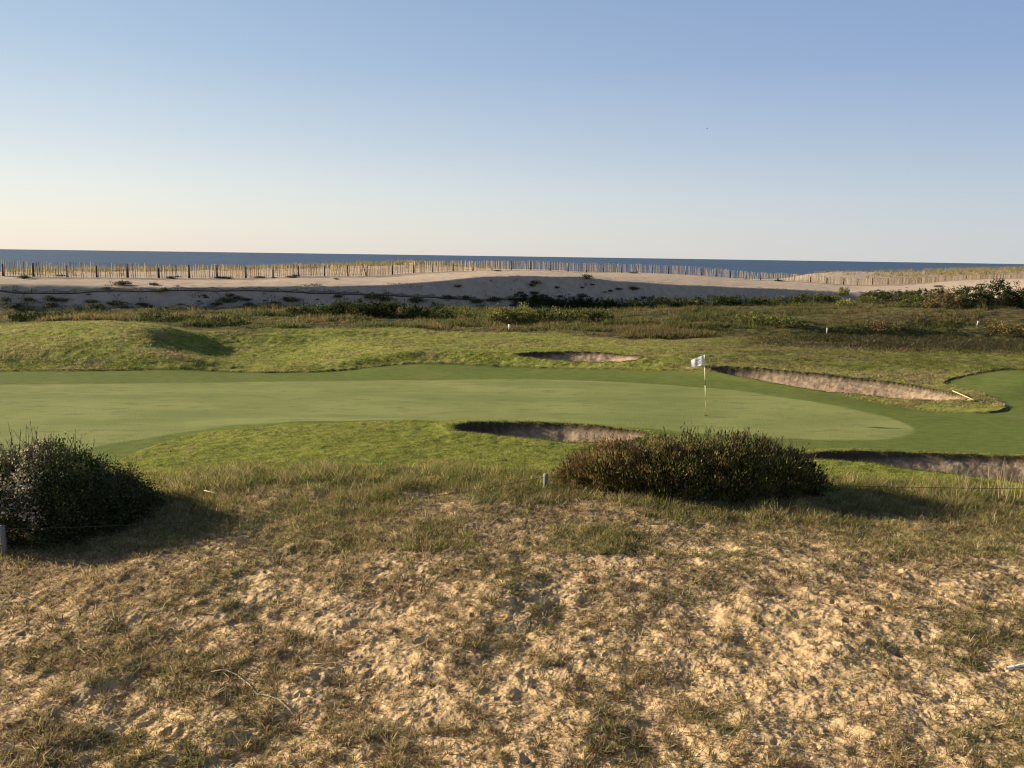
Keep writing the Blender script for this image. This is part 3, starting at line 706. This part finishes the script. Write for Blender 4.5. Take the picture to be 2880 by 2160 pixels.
DOME = [(-1, .15), (-.75, .62), (-.4, .9), (0, 1.0), (.4, .92), (.75, .6), (1, .12)]
def dome(h, k=0): return [(a, b * h * (1 + .12 * math.sin(5 * a + k))) for a, b in DOME]
DK = [(.035, .050, .016), (.05, .065, .02), (.03, .04, .014)]
MID = [(.09, .11, .03), (.12, .13, .04), (.07, .085, .025)]
YEL = [(.20, .21, .05), (.17, .18, .05), (.13, .15, .04)]
# far shrubs at the dune foot: (photo x of the middle, distance, half width, height, palette, label)
SH = [
 (2765, 66, 2.9, 2.3, DK, 'big dark evergreen thicket below the dune at the right edge'),
 (2655, 64.5, 1.7, 1.7, [(.15, .11, .05), (.11, .10, .04), (.09, .08, .03)], 'brownish loose shrub left of the big dark thicket'),
 (2860, 68, 2.0, 2.0, DK, 'dark shrub partly cut off by the right edge behind the big thicket'),
 (2575, 67, 1.6, 1.0, MID, 'low green shrub on the dune slope left of the brownish shrub'),
 (2362, 76, .45, .85, YEL, 'small upright yellow-green shrub alone on the sand slope'),
 (2372, 68, .8, .5, YEL, 'low bright yellow-green cushion shrub at the foot of the slope'),
 (2432, 71, .95, .75, MID + YEL, 'rounded pale green shrub beside the bright cushion shrub'),
 (880, 58, 2.2, .95, DK + MID, 'dark dense shrub at the left end of the long dark thicket'),
 (1000, 58.5, 2.6, 1.30, DK, 'tallest part of the dark thicket below the low netting'),
 (1110, 59, 2.4, 1.25, DK, 'dark shrub next to the tallest part of the thicket'),
 (1210, 59.5, 1.9, .8, DK + MID, 'dark shrub tapering off at the right end of the thicket'),
 (600, 51.5, 2.0, .5, DK, 'low dark shrub heap left of the centre at the edge of the rough'),
 (450, 52.5, 1.5, .42, DK + MID, 'small dark shrub left of the low dark heap'),
 (130, 50.8, 2.4, .5, DK, 'dark low shrub near the left edge above the mound'),
 (1400, 57, 1.0, 1.15, YEL, 'yellow-green weedy shrub first from the left in the tall weeds by the white stake'),
 (1470, 57.4, 1.1, 1.2, YEL, 'yellow-green weedy shrub behind and right of the white stake'),
 (1545, 58, 1.1, 1.05, YEL + MID, 'weedy shrub in the middle of the tall weeds'),
 (1625, 58, 1.1, 1.0, MID + YEL, 'weedy shrub near the right end of the tall weeds'),
 (1690, 58.5, .8, .8, MID, 'last weedy shrub at the right end of the tall weeds'),
 (1300, 59, .9, .75, MID + YEL, 'small weedy shrub left of the tall weeds'),
 (1600, 69, 2.2, .8, DK, 'dark scrubby shrub high on the shaded dune face in the middle'),
 (1750, 70, 2.0, .8, DK, 'dark scrubby shrub at the dune foot right of the middle'),
 (1900, 67, 2.2, .75, DK + MID, 'dark shrub at the dune foot below the tilted fence posts'),
 (2080, 70, 2.6, .8, DK + MID, 'wide dark shrub where the dune meets the scrub on the right'),
 (2210, 71, 2.0, .7, DK + MID, 'dark green shrub left of the bright cushion shrub'),
 (2120, 56, 1.6, .55, MID + YEL, 'rounded olive shrub in the scrub above the long bunker'),
 (2190, 54, 1.5, .6, MID, 'low olive shrub beside the thin white stake'),
 (2460, 55, 1.5, .5, MID + BROWN, 'low brown-green shrub between the two thin white stakes'),
 (2830, 56, 1.4, .6, [(.13, .10, .045), (.15, .125, .05)], 'reddish brown dry shrub near the right edge of the scrub'),
 (1480, 69.5, 2.6, .9, DK, 'dark spreading shrub on the shaded sand left of the middle shrub'),
 (1530, 70.5, 2.2, .8, DK, 'second dark spreading shrub beside the middle of the dune foot'),
 (1665, 71.5, 2.8, .9, DK, 'dark shrub between two others at the middle of the dune foot'),
 (1830, 71.2, 2.4, .8, DK, 'dark shrub right of the middle of the dune foot'),
 (1990, 71.3, 2.8, .75, DK, 'long dark shrub at the dune foot above the flag and right of it'),
 (2290, 71.4, 2.6, .8, DK + MID, 'dark shrub directly left of the two yellow-green cushions'),
 (2490, 71.6, 2.6, .9, DK + MID, 'dark low shrub right of the pale green rounded shrub'),
 (2600, 70.2, 2.6, 1.2, DK, 'dark shrub climbing the slope left of the big thicket'),
]
REB = {(1600, 69): 862, (1750, 70): 868, (1900, 67): 862, (2080, 70): 858, (2210, 71): 856, (2362, 76): 832, (2372, 68): 862, (2432, 71): 852, (1480, 69.5): 858, (1530, 70.5): 864, (1665, 71.5): 868, (1830, 71.2): 862, (1990, 71.3): 858, (2290, 71.4): 852, (2490, 71.6): 846, (2600, 70.2): 850}
for i, (px_, d_, rx_, h_, pal, lab) in enumerate(SH):
    u_ = (px_ - 1440) / F
    if (px_, d_) in REB:
        k_ = ground_hit(px_, REB[(px_, d_)], Z, 54)[1] / d_; d_ *= k_; rx_ *= k_; h_ *= k_
    nl = int(np.clip(1300 * rx_ * h_, 500, 14000)); up_ = 1.4 if pal[0] in YEL or 'weedy' in lab else .4
    bush('shrub', (u_ * d_, d_), rx_, min(rx_, 1.3), dome(h_, i), int(30 + 34 * rx_ * max(1, h_)), nl, .15, .075, pal, lab, 'shrub', 'shrubs at the foot of the dune', crad=.2, stems=10, up=up_)

# plant clumps on the dune face, copied from three originals
protos = []
for k in range(3):
    r_ = empty('dune_plant', (0, 0, 0)); n = 420
    p = rng.normal(0, 1, (n, 3)) * np.array([.19, .15, .06]) + np.array([0, 0, .07]); p[:, 2] = np.abs(p[:, 2])
    V, Q, T, C = leaves(p, rng.normal(size=(n, 3)) + np.array([0, 0, .9]), .11, .035, pick(n, [(.06, .065, .035), (.09, .09, .045), (.12, .115, .06)], .25))
    np_mesh('foliage', V, [Q], M_LEAF, r_, {'col': C})
    sb = MB()
    for q in range(9): sb.tube([(0, 0, -.03), (rng.normal(0, .1), rng.normal(0, .1), rng.uniform(.12, .3))], [.012, .005], 3, (.10, .08, .05))
    sb.build('stems', M_TWIG, r_)
    tag(r_, 'small dark plant clump growing on the shaded dune face', 'plant', 'dune plants on the shaded sand face'); protos.append(r_)
DP = [(68, 781), (300, 810), (250, 827), (345, 799), (432, 799), (445, 820), (460, 816), (258, 850), (330, 857), (400, 857), (140, 845), (170, 847), (15, 843), (80, 845), (145, 860), (270, 863), (350, 863), (530, 861), (510, 858), (575, 832), (580, 838), (645, 833), (670, 838), (690, 845), (640, 850), (745, 845), (770, 852), (893, 840), (805, 842), (950, 835), (1050, 840), (1010, 846), (1085, 843), (1170, 850), (1288, 805), (1495, 803), (1507, 797), (1463, 825), (1480, 832), (1500, 825), (1515, 835), (1525, 832), (1565, 810), (1636, 808), (1665, 805), (1738, 818), (1782, 813), (1650, 783), (1635, 835), (1575, 833), (1600, 828), (1700, 826), (1715, 824), (1810, 840), (1835, 855), (1908, 846), (1905, 853), (1925, 840), (1520, 842), (1545, 845), (1450, 843), (1390, 845), (1310, 838), (1260, 838), (1340, 850), (1440, 858), (1490, 860), (1560, 855), (1720, 850), (1760, 858), (2020, 845), (2160, 850), (2190, 848), (2305, 838), (2340, 842), (2470, 815), (2490, 825), (2530, 820), (2560, 828), (2600, 815), (2620, 812), (2640, 805), (2700, 800), (2730, 806), (2760, 800), (420, 862), (460, 864), (610, 856), (700, 858), (40, 862), (560, 848), (820, 848), (2000, 838), (2060, 840), (2240, 845), (2520, 840), (2550, 806)]
used = [False] * 3
for i, (a, b) in enumerate(DP):
    p = place(a, b + 3, 54); k = i % 3; s_ = float(np.clip(rng.normal(.95, .45), .4, 2.0)) * (1 + .15 * (b > 840))
    if not used[k]:
        o = protos[k]; used[k] = True; o.location = p; o.rotation_euler = (0, 0, rng.uniform(0, 6)); o.scale = (s_ * 1.2, s_, s_ * .9)
    else: o = copy_tree(protos[k], p, rng.uniform(0, 6), (s_ * 1.2, s_, s_ * rng.uniform(.7, 1.1)))
# darker tufts on the lit sand along the fence foot
FP = [(172, 776), (480, 782), (500, 778), (620, 782), (640, 783), (730, 781), (770, 781), (820, 780), (945, 785), (830, 776), (1400, 762), (1780, 768), (2190, 790)]
for i, (a, b) in enumerate(FP):
    p = place(a, b + 1, 54); s_ = rng.uniform(.7, 1.3)
    o = copy_tree(protos[i % 3], p, rng.uniform(0, 6), (s_ * 1.4, s_, s_ * .7))
    tag(o, 'dark plant clump in the sun at the foot of the picket fence', 'plant', 'dune plants along the fence foot')

# ------------------------------------------------------------------ picket fence on the dune
POSTS = [-70, 16, 101, 195, 278, 363, 450, 535, 613, 693, 769, 841, 913, 978, 1031, 1102, 1161, 1214, 1271, 1326, 1379, 1433, 1487, 1541, 1591, 1642, 1692, 1740, 1782, 1825, 1870, 1918, 1963, 2003, 2043, 2087, 2128, 2176, 2221, 2267, 2313, 2360, 2400, 2440, 2485, 2530, 2575, 2616, 2658, 2700, 2740, 2784, 2822, 2862, 2905]
fence = empty('picket_fence', (0, 80, 3)); tag(fence, 'long chestnut picket fence with dark posts along the crest of the dune', 'fence')
def fpt(px_):
    u_ = (px_ - 1440) / F; d_ = float(fence_d(u_)); return np.array([u_ * d_, d_, float(H(u_ * d_, d_))])
inv = np.array([0, 80, 3.0])
SL = [(.16, .12, .08), (.48, .36, .20), (.55, .43, .26), (.34, .24, .13), (.46, .37, .25), (.24, .17, .10)]
def fh(px_): return float(np.interp(px_, [0, 700, 1000, 1300, 1500, 1700, 2100, 2440, 2600, 2700, 2900], [1.28, 1.27, 1.22, 1.22, 1.12, 1.22, 1.18, 1.12, 1.0, .95, .95]))
for i, px_ in enumerate(POSTS):
    a = fpt(px_); h_ = fh(px_) * rng.uniform(.72, 1.0)
    if px_ == 1031 or px_ == 1692: tilt = (-.38, 0)
    else: tilt = rng.normal(0, .02, 2)
    top = a + np.array([tilt[0] * h_, tilt[1] * h_, h_])
    mb = MB(); mb.tube([a - inv - (0, 0, .2), (a + top) / 2 - inv, top - inv], [.068, .064, .058], 8, (.085, .065, .05) if i % 7 != 3 else (.34, .28, .21))
    mb.build('post', M_WOOD, fence, True)
for i in range(len(POSTS) - 1):
    a = fpt(POSTS[i]); b = fpt(POSTS[i + 1]); L_ = np.linalg.norm((b - a)[:2]); n = max(4, int(round(L_ / .19)))
    mb = MB(); wb = MB(); hp = fh(POSTS[i]); tops = []
    sag = rng.uniform(-.04, .05); sw = 0.0
    if POSTS[i] in (913, 978): sw = .16
    for k in range(n):
        t = (k + .5) / n; p = a + (b - a) * t; p[2] = float(H(p[0], p[1])) - .05
        if rng.uniform() < .03: continue
        hh_ = (hp + .05) * rng.uniform(.92, 1.04) - sag * math.sin(math.pi * t)
        ln = rng.normal(0, .045) + sw
        far = 1 + .4 * sstep(90, 150, p[1]); wd_ = rng.uniform(.028, .042) * (far - .45 * sstep(85, 110, p[1]))
        q0 = p - inv; q1 = q0 + np.array([ln * hh_ * .8, ln * hh_ * .5, hh_])
        c_ = np.array(SL[rng.integers(0, len(SL))]) * rng.uniform(.8, 1.15)
        px__ = POSTS[i] + t * (POSTS[i + 1] - POSTS[i])
        if 1880 < px__ < 2110 and rng.uniform() < .3: c_ = np.array([(.30, .38, .44), (.52, .27, .20)][rng.integers(0, 2)])
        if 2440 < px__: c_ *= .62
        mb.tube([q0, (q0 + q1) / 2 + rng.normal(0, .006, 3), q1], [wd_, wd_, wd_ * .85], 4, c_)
        tops.append((q0, q1))
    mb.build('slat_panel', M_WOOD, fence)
    for fr in (.18, .55, .88):
        wb.tube([q0 + (q1 - q0) * fr for q0, q1 in tops], .008, 3, (.20, .18, .16))
    wb.build('wire', M_METAL, fence)

# low sagging netting on the shaded face
nf = empty('netting_fence', (0, 62, 2)); tag(nf, 'low sagging dark net on small stakes, half buried across the dune face', 'fence'); inv2 = np.array([0, 62, 2.0])
NP = [(-30, 824), (36, 826), (89, 827), (152, 828), (210, 827), (300, 822), (400, 822), (500, 821), (600, 820), (680, 820), (732, 822), (781, 824), (834, 826), (882, 828), (930, 829), (971, 831), (1007, 832), (1049, 833), (1092, 833), (1132, 835), (1175, 838), (1219, 840), (1257, 843), (1297, 845), (1336, 847), (1390, 846), (1440, 842), (1490, 845), (1540, 848)]
NQ = [place(a, b, 54) for a, b in NP]
for i, p in enumerate(NQ):
    hh_ = rng.uniform(.22, .42); mb = MB(); mb.tube([p - inv2 - (0, 0, .1), p - inv2 + (rng.normal(0, .03), 0, hh_)], [.035, .03], 6, (.13, .10, .08)); mb.build('stake', M_WOOD, nf, True)
    if i < len(NQ) - 1:
        q = NQ[i + 1]; nm = MB(); ts = np.linspace(0, 1, 13)
        def row(f0, sg):
            out = []
            for t in ts:
                c = p + (q - p) * t; z = float(H(c[0], c[1])); top = .34 - sg * 4 * t * (1 - t) * .24
                out.append(np.array([c[0], c[1], z + max(.015, f0 * top)]) - inv2)
            return out
        sg = rng.uniform(.6, 1.1); r3 = row(1, sg); r2 = row(.55, sg); r1 = row(.0, sg)
        for rr_, rad in ((r3, .016), (r2, .010), (r1, .045)): nm.tube(rr_, rad, 4, (.05, .042, .036))
        for k in range(12): nm.tube([r1[k], r3[k + 1]], .006, 3, (.06, .05, .04), False); nm.tube([r1[k + 1], r3[k]], .006, 3, (.06, .05, .04), False)
        nm.build('net', M_METAL, nf)

# ------------------------------------------------------------------ low wire in front of the green
wf = empty('wire_fence', (0, 16, 0)); tag(wf, 'low single wire on round grey posts between the dry sand and the turf', 'fence'); inv3 = np.array([0, 16, 0.0])
WP = [(-950, 1560, 11.0), (5, 1477, 13.35), (1535, 1336, 16.75), (3060, 1368, 16.6)]
tops = []
for (a, b, d_) in WP:
    tp = at_d(a, b, d_); g0 = float(H(tp[0], tp[1])); tp = np.array([tp[0], tp[1], max(tp[2], g0 + .33)]); tops.append(tp)
    mb = MB(); r_ = .050
    mb.tube([np.array([tp[0], tp[1], g0 - .2]) - inv3, tp - inv3 - (0, 0, .012), tp - inv3], [r_, r_, r_ * .88], 20, (.20, .195, .19))
    mb.build('post', M_WOOD, wf, True)
mb = MB()
for i in range(3):
    a, b = tops[i] - (0, 0, .07), tops[i + 1] - (0, 0, .07); P_ = []
    for t in np.linspace(0, 1, 40):
        c = a + (b - a) * t; c[2] -= (.26 if i == 1 else .05) * 4 * t * (1 - t); P_.append(c - inv3)
    mb.tube(P_, .006, 5, (.07, .055, .045))
mb.build('wire', M_METAL, wf)

# ------------------------------------------------------------------ flagstick
fx, fy = ground_hit(1985, 1171, Z, 20); fz = float(H(fx, fy))
fs_ = empty('flagstick', (fx, fy, fz)); tag(fs_, 'white flag on a slender striped pole standing in the hole on the green', 'golf flag')
HT = 2.16; lean_ = -.075
def pole_pt(t): return np.array([lean_ * t * HT, 0, t * HT])
bands = [(-.05, .27, (.42, .13, .05)), (.27, .33, (.50, .20, .09)), (.33, .50, (.85, .82, .60)), (.50, .59, (.06, .055, .05)), (.59, .79, (.85, .82, .60)), (.79, 1.0, (.82, .80, .72))]
for a, b, c in bands:
    mb = MB(); mb.tube([pole_pt(a), pole_pt(b)], .0125, 10, c); mb.build('pole_section', M_PAINT, fs_, True)
mb = MB(); mb.tube([pole_pt(1.0), pole_pt(1.012)], [.018, .008], 10, (.1, .1, .1)); mb.build('finial', M_PAINT, fs_, True)
# flag, flying to the left and a little down
ft = pole_pt(.995)
def flag_pt(s, t):      # s 0 at the pole .. 1 fly end ; t 0 top .. 1 bottom
    xx = -.02 - s * .46; z = -.012 - s * .175 - t * (.345 - s * .095); yy = .05 * math.sin(s * 5.5 + t * 1.2) * s + .02 * math.sin(s * 11)
    return ft + np.array([xx + .03 * t * s, yy, z])
ns, nt_ = 22, 14
V = [flag_pt(i / ns, j / nt_) for j in range(nt_ + 1) for i in range(ns + 1)]
Vb = [v + np.array([0, .003, 0]) for v in V]; n1 = ns + 1; N_ = len(V)
Q = []
for j in range(nt_):
    for i in range(ns):
        a = j * n1 + i; Q.append([a, a + 1, a + n1 + 1, a + n1]); Q.append([N_ + a, N_ + a + n1, N_ + a + n1 + 1, N_ + a + 1])
mb = MB(); mb.add(V + Vb, Q, c=(.95, .93, .95)); flag_o = mb.build('flag', M_CLOTH, fs_, True)
# lettering TOUR, a bar above it and a small winged emblem, laid on the cloth facing the viewer
cu = bpy.data.curves.new('lettering', 'FONT'); cu.body = 'TOUR'; cu.size = 1.0; cu.offset = .012; cu.resolution_u = 3
to = bpy.data.objects.new('lettering_src', cu); COL.objects.link(to)
dg = bpy.context.evaluated_depsgraph_get(); tm = bpy.data.meshes.new_from_object(to.evaluated_get(dg))
tv = np.array([v.co[:] for v in tm.vertices]); tf = [tuple(p.vertices) for p in tm.polygons]
bpy.data.objects.remove(to)
tv[:, 0] = (tv[:, 0] - tv[:, 0].min()) / np.ptp(tv[:, 0]); tv[:, 1] = (tv[:, 1] - tv[:, 1].min()) / np.ptp(tv[:, 1])
def on_flag(sx, ty): p = flag_pt(sx, ty); return (p[0], p[1] - .005, p[2])
# x in the picture runs left->right = s from 1 towards 0
me = bpy.data.meshes.new('lettering'); me.from_pydata([on_flag(.72 - .52 * a, .82 - .22 * b) for a, b, _ in tv], [], tf); me.update()
lo = bpy.data.objects.new('lettering', me); COL.objects.link(lo); lo.parent = flag_o
mi, n_, l_, b_ = new_mat('navy_print_mat'); gi = NG(mi)
l_.new(gi.mix(gi.ramp(gi.noise(gi.pos(), 30), .3, .7), (.035, .045, .11), (.05, .06, .13)), b_.inputs['Base Color']); b_.inputs['Roughness'].default_value = .8
me.materials.append(mi)
def strip(mb, s0, s1, f, th):
    ss = np.linspace(s0, s1, 12); V = [on_flag(s, f(s)) for s in ss] + [on_flag(s, f(s) + th(s)) for s in ss]; n = len(ss)
    mb.add(V, [[i, i + 1, n + i + 1, n + i] for i in range(n - 1)], c=(.05, .06, .13))
mb = MB(); strip(mb, .77, .18, lambda s: .505, lambda s: .035)
o = mb.build('emblem_bar', mi, flag_o)
mb = MB()
for k_ in range(3):
    strip(mb, .70 - .03 * k_, .22 + .04 * k_, lambda s, k_=k_: .25 + .055 * k_ + .10 * math.sin((s - .22) / .48 * math.pi) * (.5 - k_ * .1) - .05 * math.cos((s - .46) * 10), lambda s: .028)
o = mb.build('emblem', mi, flag_o)
mb = MB(); th = np.linspace(0, 2 * math.pi, 25)[:-1]
V = [(.054 * math.cos(t), .054 * math.sin(t), .006) for t in th] + [(.054 * math.cos(t), .054 * math.sin(t), -.02) for t in th] + [(.064 * math.cos(t), .064 * math.sin(t), .004) for t in th]
n = 24; mb.add(V, [[i, (i + 1) % n, n + (i + 1) % n, n + i] for i in range(n)] + [[i, 2 * n + i, 2 * n + (i + 1) % n, (i + 1) % n] for i in range(n)], c=(.04, .04, .03))
mb.add([(.055 * math.cos(t), .055 * math.sin(t), .007) for t in th] + [(0, 0, .007)], [], [[24, i, (i + 1) % 24] for i in range(24)], c=(.012, .012, .010))  # flat near-black disc paints the shade inside the cup
o = mb.build('hole', M_PAINT, None); o.location = (fx, fy, fz + .004); tag(o, 'cup in the green at the foot of the flagstick, its inner shade painted as a dark disc', 'golf hole')

# ------------------------------------------------------------------ white stakes
def stake(px_, py_, hgt, r_, label, d_min, low=(.10, .12, .08), lean=0):
    p = place(px_, py_, d_min); rt = empty('marker_stake', p); tag(rt, label, 'stake')
    mb = MB(); mb.tube([(0, 0, -.1), (lean * .2, 0, hgt * .28)], r_, 8, low); mb.build('base', M_PAINT, rt, True)
    mb = MB(); mb.tube([(lean * .2, 0, hgt * .28), (lean * .9, 0, hgt * .96), (lean, 0, hgt)], [r_ * 1.15, r_ * 1.15, r_ * .6], 8, (.80, .80, .78)); mb.build('shaft', M_PAINT, rt, True)
stake(1432, 933, .47, .055, 'short white marker stake at the edge of the rough by the tall weeds', 44)
stake(2325, 941, .46, .030, 'thin white stake in the dark scrub above the long bunker', 44)
stake(2747, 920, .42, .030, 'thin leaning white stake near the right edge below the thicket', 44, lean=.06)

# ------------------------------------------------------------------ rake in the long bunker
a = place(2678, 1112, 25); b = place(2738, 1130, 25)
a = a + (0, 0, .10); b = b + (0, 0, .05)
rk = empty('bunker_rake', a); tag(rk, 'yellow rake lying at the end of the long bunker', 'rake')
mb = MB(); mb.tube([(0, 0, 0), b - a], .017, 8, (.72, .60, .22)); mb.build('handle', M_PAINT, rk, True)
mb = MB(); dv = (b - a) / np.linalg.norm(b - a); pv = np.cross(dv, (0, 0, 1.)); pv /= np.linalg.norm(pv)
mb.tube([(b - a) - pv * .25, (b - a) + pv * .25], .02, 6, (.55, .42, .12))
for k in range(9): c = (b - a) + pv * (-.24 + .06 * k); mb.tube([c, c + np.array([0, 0, -.07])], .006, 4, (.5, .4, .12))
mb.build('head', M_PAINT, rk, True)

# ------------------------------------------------------------------ small things on the foreground sand
p = place(2832, 1888); q = p + np.array([.42, .10, 0]); q[2] = float(H(q[0], q[1]))
pp = empty('white_pipe', p); tag(pp, 'piece of scuffed white pipe lying on the sand at the right edge', 'pipe')
mb = MB(); d_ = q - p; mb.tube([(0, 0, .025), d_ + (0, 0, .025)], .026, 14, (.80, .79, .76), cap=False); mb.tube([d_ + (0, 0, .025), (0, 0, .025)], .020, 14, (.5, .48, .45), cap=False)
mb.build('tube', M_PAINT, pp, True)
mb = MB(); e = d_ / np.linalg.norm(d_); mb.tube([(0, 0, .025) + e * .10, (0, 0, .025) + e * .12], .028, 14, (.30, .29, .28)); mb.build('band', M_PAINT, pp, True)

def stick(pix, r_, label, col=(.58, .50, .36), lift=.02, side=None, name='dead_stalk'):
    P_ = [place(*c) for c in pix]; o0 = P_[0]; mb = MB()
    P_ = [c - o0 + np.array([0, 0, lift + rng.uniform(0, .015)]) for c in P_]
    mb.tube(P_, np.linspace(r_, r_ * .5, len(P_)), 6, col)
    if side:
        for (i, dx, dz) in side: mb.tube([P_[i], P_[i] + np.array([dx * .5, .03, dz * .6]), P_[i] + np.array([dx, .02, dz])], [r_ * .7, r_ * .5, r_ * .3], 5, col)
    o = mb.build(name, M_TWIG, None, True); o.location = o0; tag(o, label, 'dead stalk')
stick([(592, 1897), (630, 1890), (665, 1903), (700, 1930), (722, 1958), (752, 1962), (785, 1975), (812, 2000), (832, 2022)], .008, 'long pale crooked dead stalk lying on the sand left of centre', side=[(1, -.02, .06), (3, .12, .02), (5, .1, .03)])
stick([(880, 1873), (920, 1871), (965, 1868), (990, 1878)], .006, 'short pale stalk on the sand above the long crooked one', side=[(2, .04, .03)])
stick([(575, 1396), (595, 1401), (618, 1408)], .008, 'pale forked dead branch in the grass right of the flowering bush', (.66, .56, .38), .12, [(1, .06, .09), (1, -.05, .06)])
stick([(1120, 2000), (1160, 1990), (1210, 1975)], .005, 'thin straw stalk on the sand below the middle', side=[(1, .03, .04)])
stick([(2550, 2145), (2600, 2120), (2660, 2075)], .005, 'thin brown stalk on bright sand at the lower right', (.30, .2, .12))

# dry stalks in front of the right-hand bunker
rt = empty('dry_stalks', hit(2812, 1400)); tag(rt, 'tall straw coloured grass stalks in front of the right-hand bunker', 'grass stalks')
p0 = np.array(rt.location); n = 46
bx = rng.normal(0, .32, n); by = rng.normal(0, .2, n); base = np.stack([bx, by, H(bx + p0[0], by + p0[1]) - p0[2]], 1)
blade_obj('stalks', [blades(base, rng.uniform(.4, 1.0, n), .014, rng.uniform(0, 6.28, n), rng.uniform(.02, .16, n), pick(n, STRAW, .1), 3)], M_GRASS, rt)

# individual tussocks in the foreground
TU = [(600, 1880, 'dark tangled tussock beside the pale crooked stalk', .17, 90, [(.05, .055, .02), (.09, .09, .03), (.16, .15, .06)]),
      (330, 1900, 'small fresh green tuft on pale sand at the lower left', .16, 34, [(.11, .16, .04), (.16, .2, .06)]),
      (2440, 2010, 'brown wiry tussock on bright sand at the lower right', .15, 120, BROWN + STRAW[1:2]),
      (2010, 2050, 'stiff olive tussock at the foot of the sand right of centre', .17, 60, OLIVE),
      (2490, 1770, 'dark olive tuft casting a long shadow on the right', .14, 60, OLIVE[:3]),
      (1350, 1410, 'pale bluish green weed left of the thin grey post', .26, 60, [(.22, .27, .15), (.17, .22, .10)]),
      (1330, 1790, 'dense brown-green grass patch in the middle of the sand', .17, 200, OLIVE + BROWN),
      (1760, 1900, 'leafy olive tussock right of the middle', .2, 130, OLIVE),
      (190, 1560, 'small green weed below the flowering bush', .10, 60, [(.06, .11, .03), (.10, .15, .04)]),
      (2720, 2090, 'green tuft near the lower right corner', .14, 70, OLIVE)]
for (a, b, lab, hh_, n, cols) in TU:
    p = hit(a, b); sp = .10 + .0011 * n
    ang = rng.uniform(0, 6.28, n); r_ = np.sqrt(rng.uniform(0, 1, n)) * sp; bx = r_ * np.cos(ang) * 1.4; by = r_ * np.sin(ang)
    base = np.stack([bx, by, H(bx + p[0], by + p[1]) - p[2] - .01], 1)
    o = blade_obj('grass_tussock', [blades(base, hh_ * rng.uniform(.4, 1.15, n), .007, ang + rng.normal(0, .4, n), rng.uniform(.15, 1.1, n), pick(n, cols), 4)])
    o.location = p; tag(o, lab, 'grass tuft')

# bird far out in the sky
bp = at_d(1989, 361, 160); bd = empty('bird', bp); tag(bd, 'tiny dark bird flying high in the sky right of centre', 'bird')
mb = MB(); mb.tube([(-.16, 0, 0), (-.06, 0, .01), (.06, 0, 0), (.17, 0, .02)], [.01, .05, .045, .01], 8, (.03, .03, .03)); mb.build('body', M_TWIG, bd, True)
for sgn in (-1, 1):
    mb = MB(); V = np.array([(-.05, 0, 0), (.06, 0, 0), (.03, sgn * .18, .07), (-.03, sgn * .17, .07), (-.05, sgn * .38, .0)]); mb.add(np.vstack([V, V + (0, 0, .012)]), [[0, 1, 2, 3], [5, 8, 7, 6]], [[3, 2, 4], [8, 9, 7]], (.03, .03, .03)); mb.build('wing', M_TWIG, bd)
print('terrain', ND, NU)
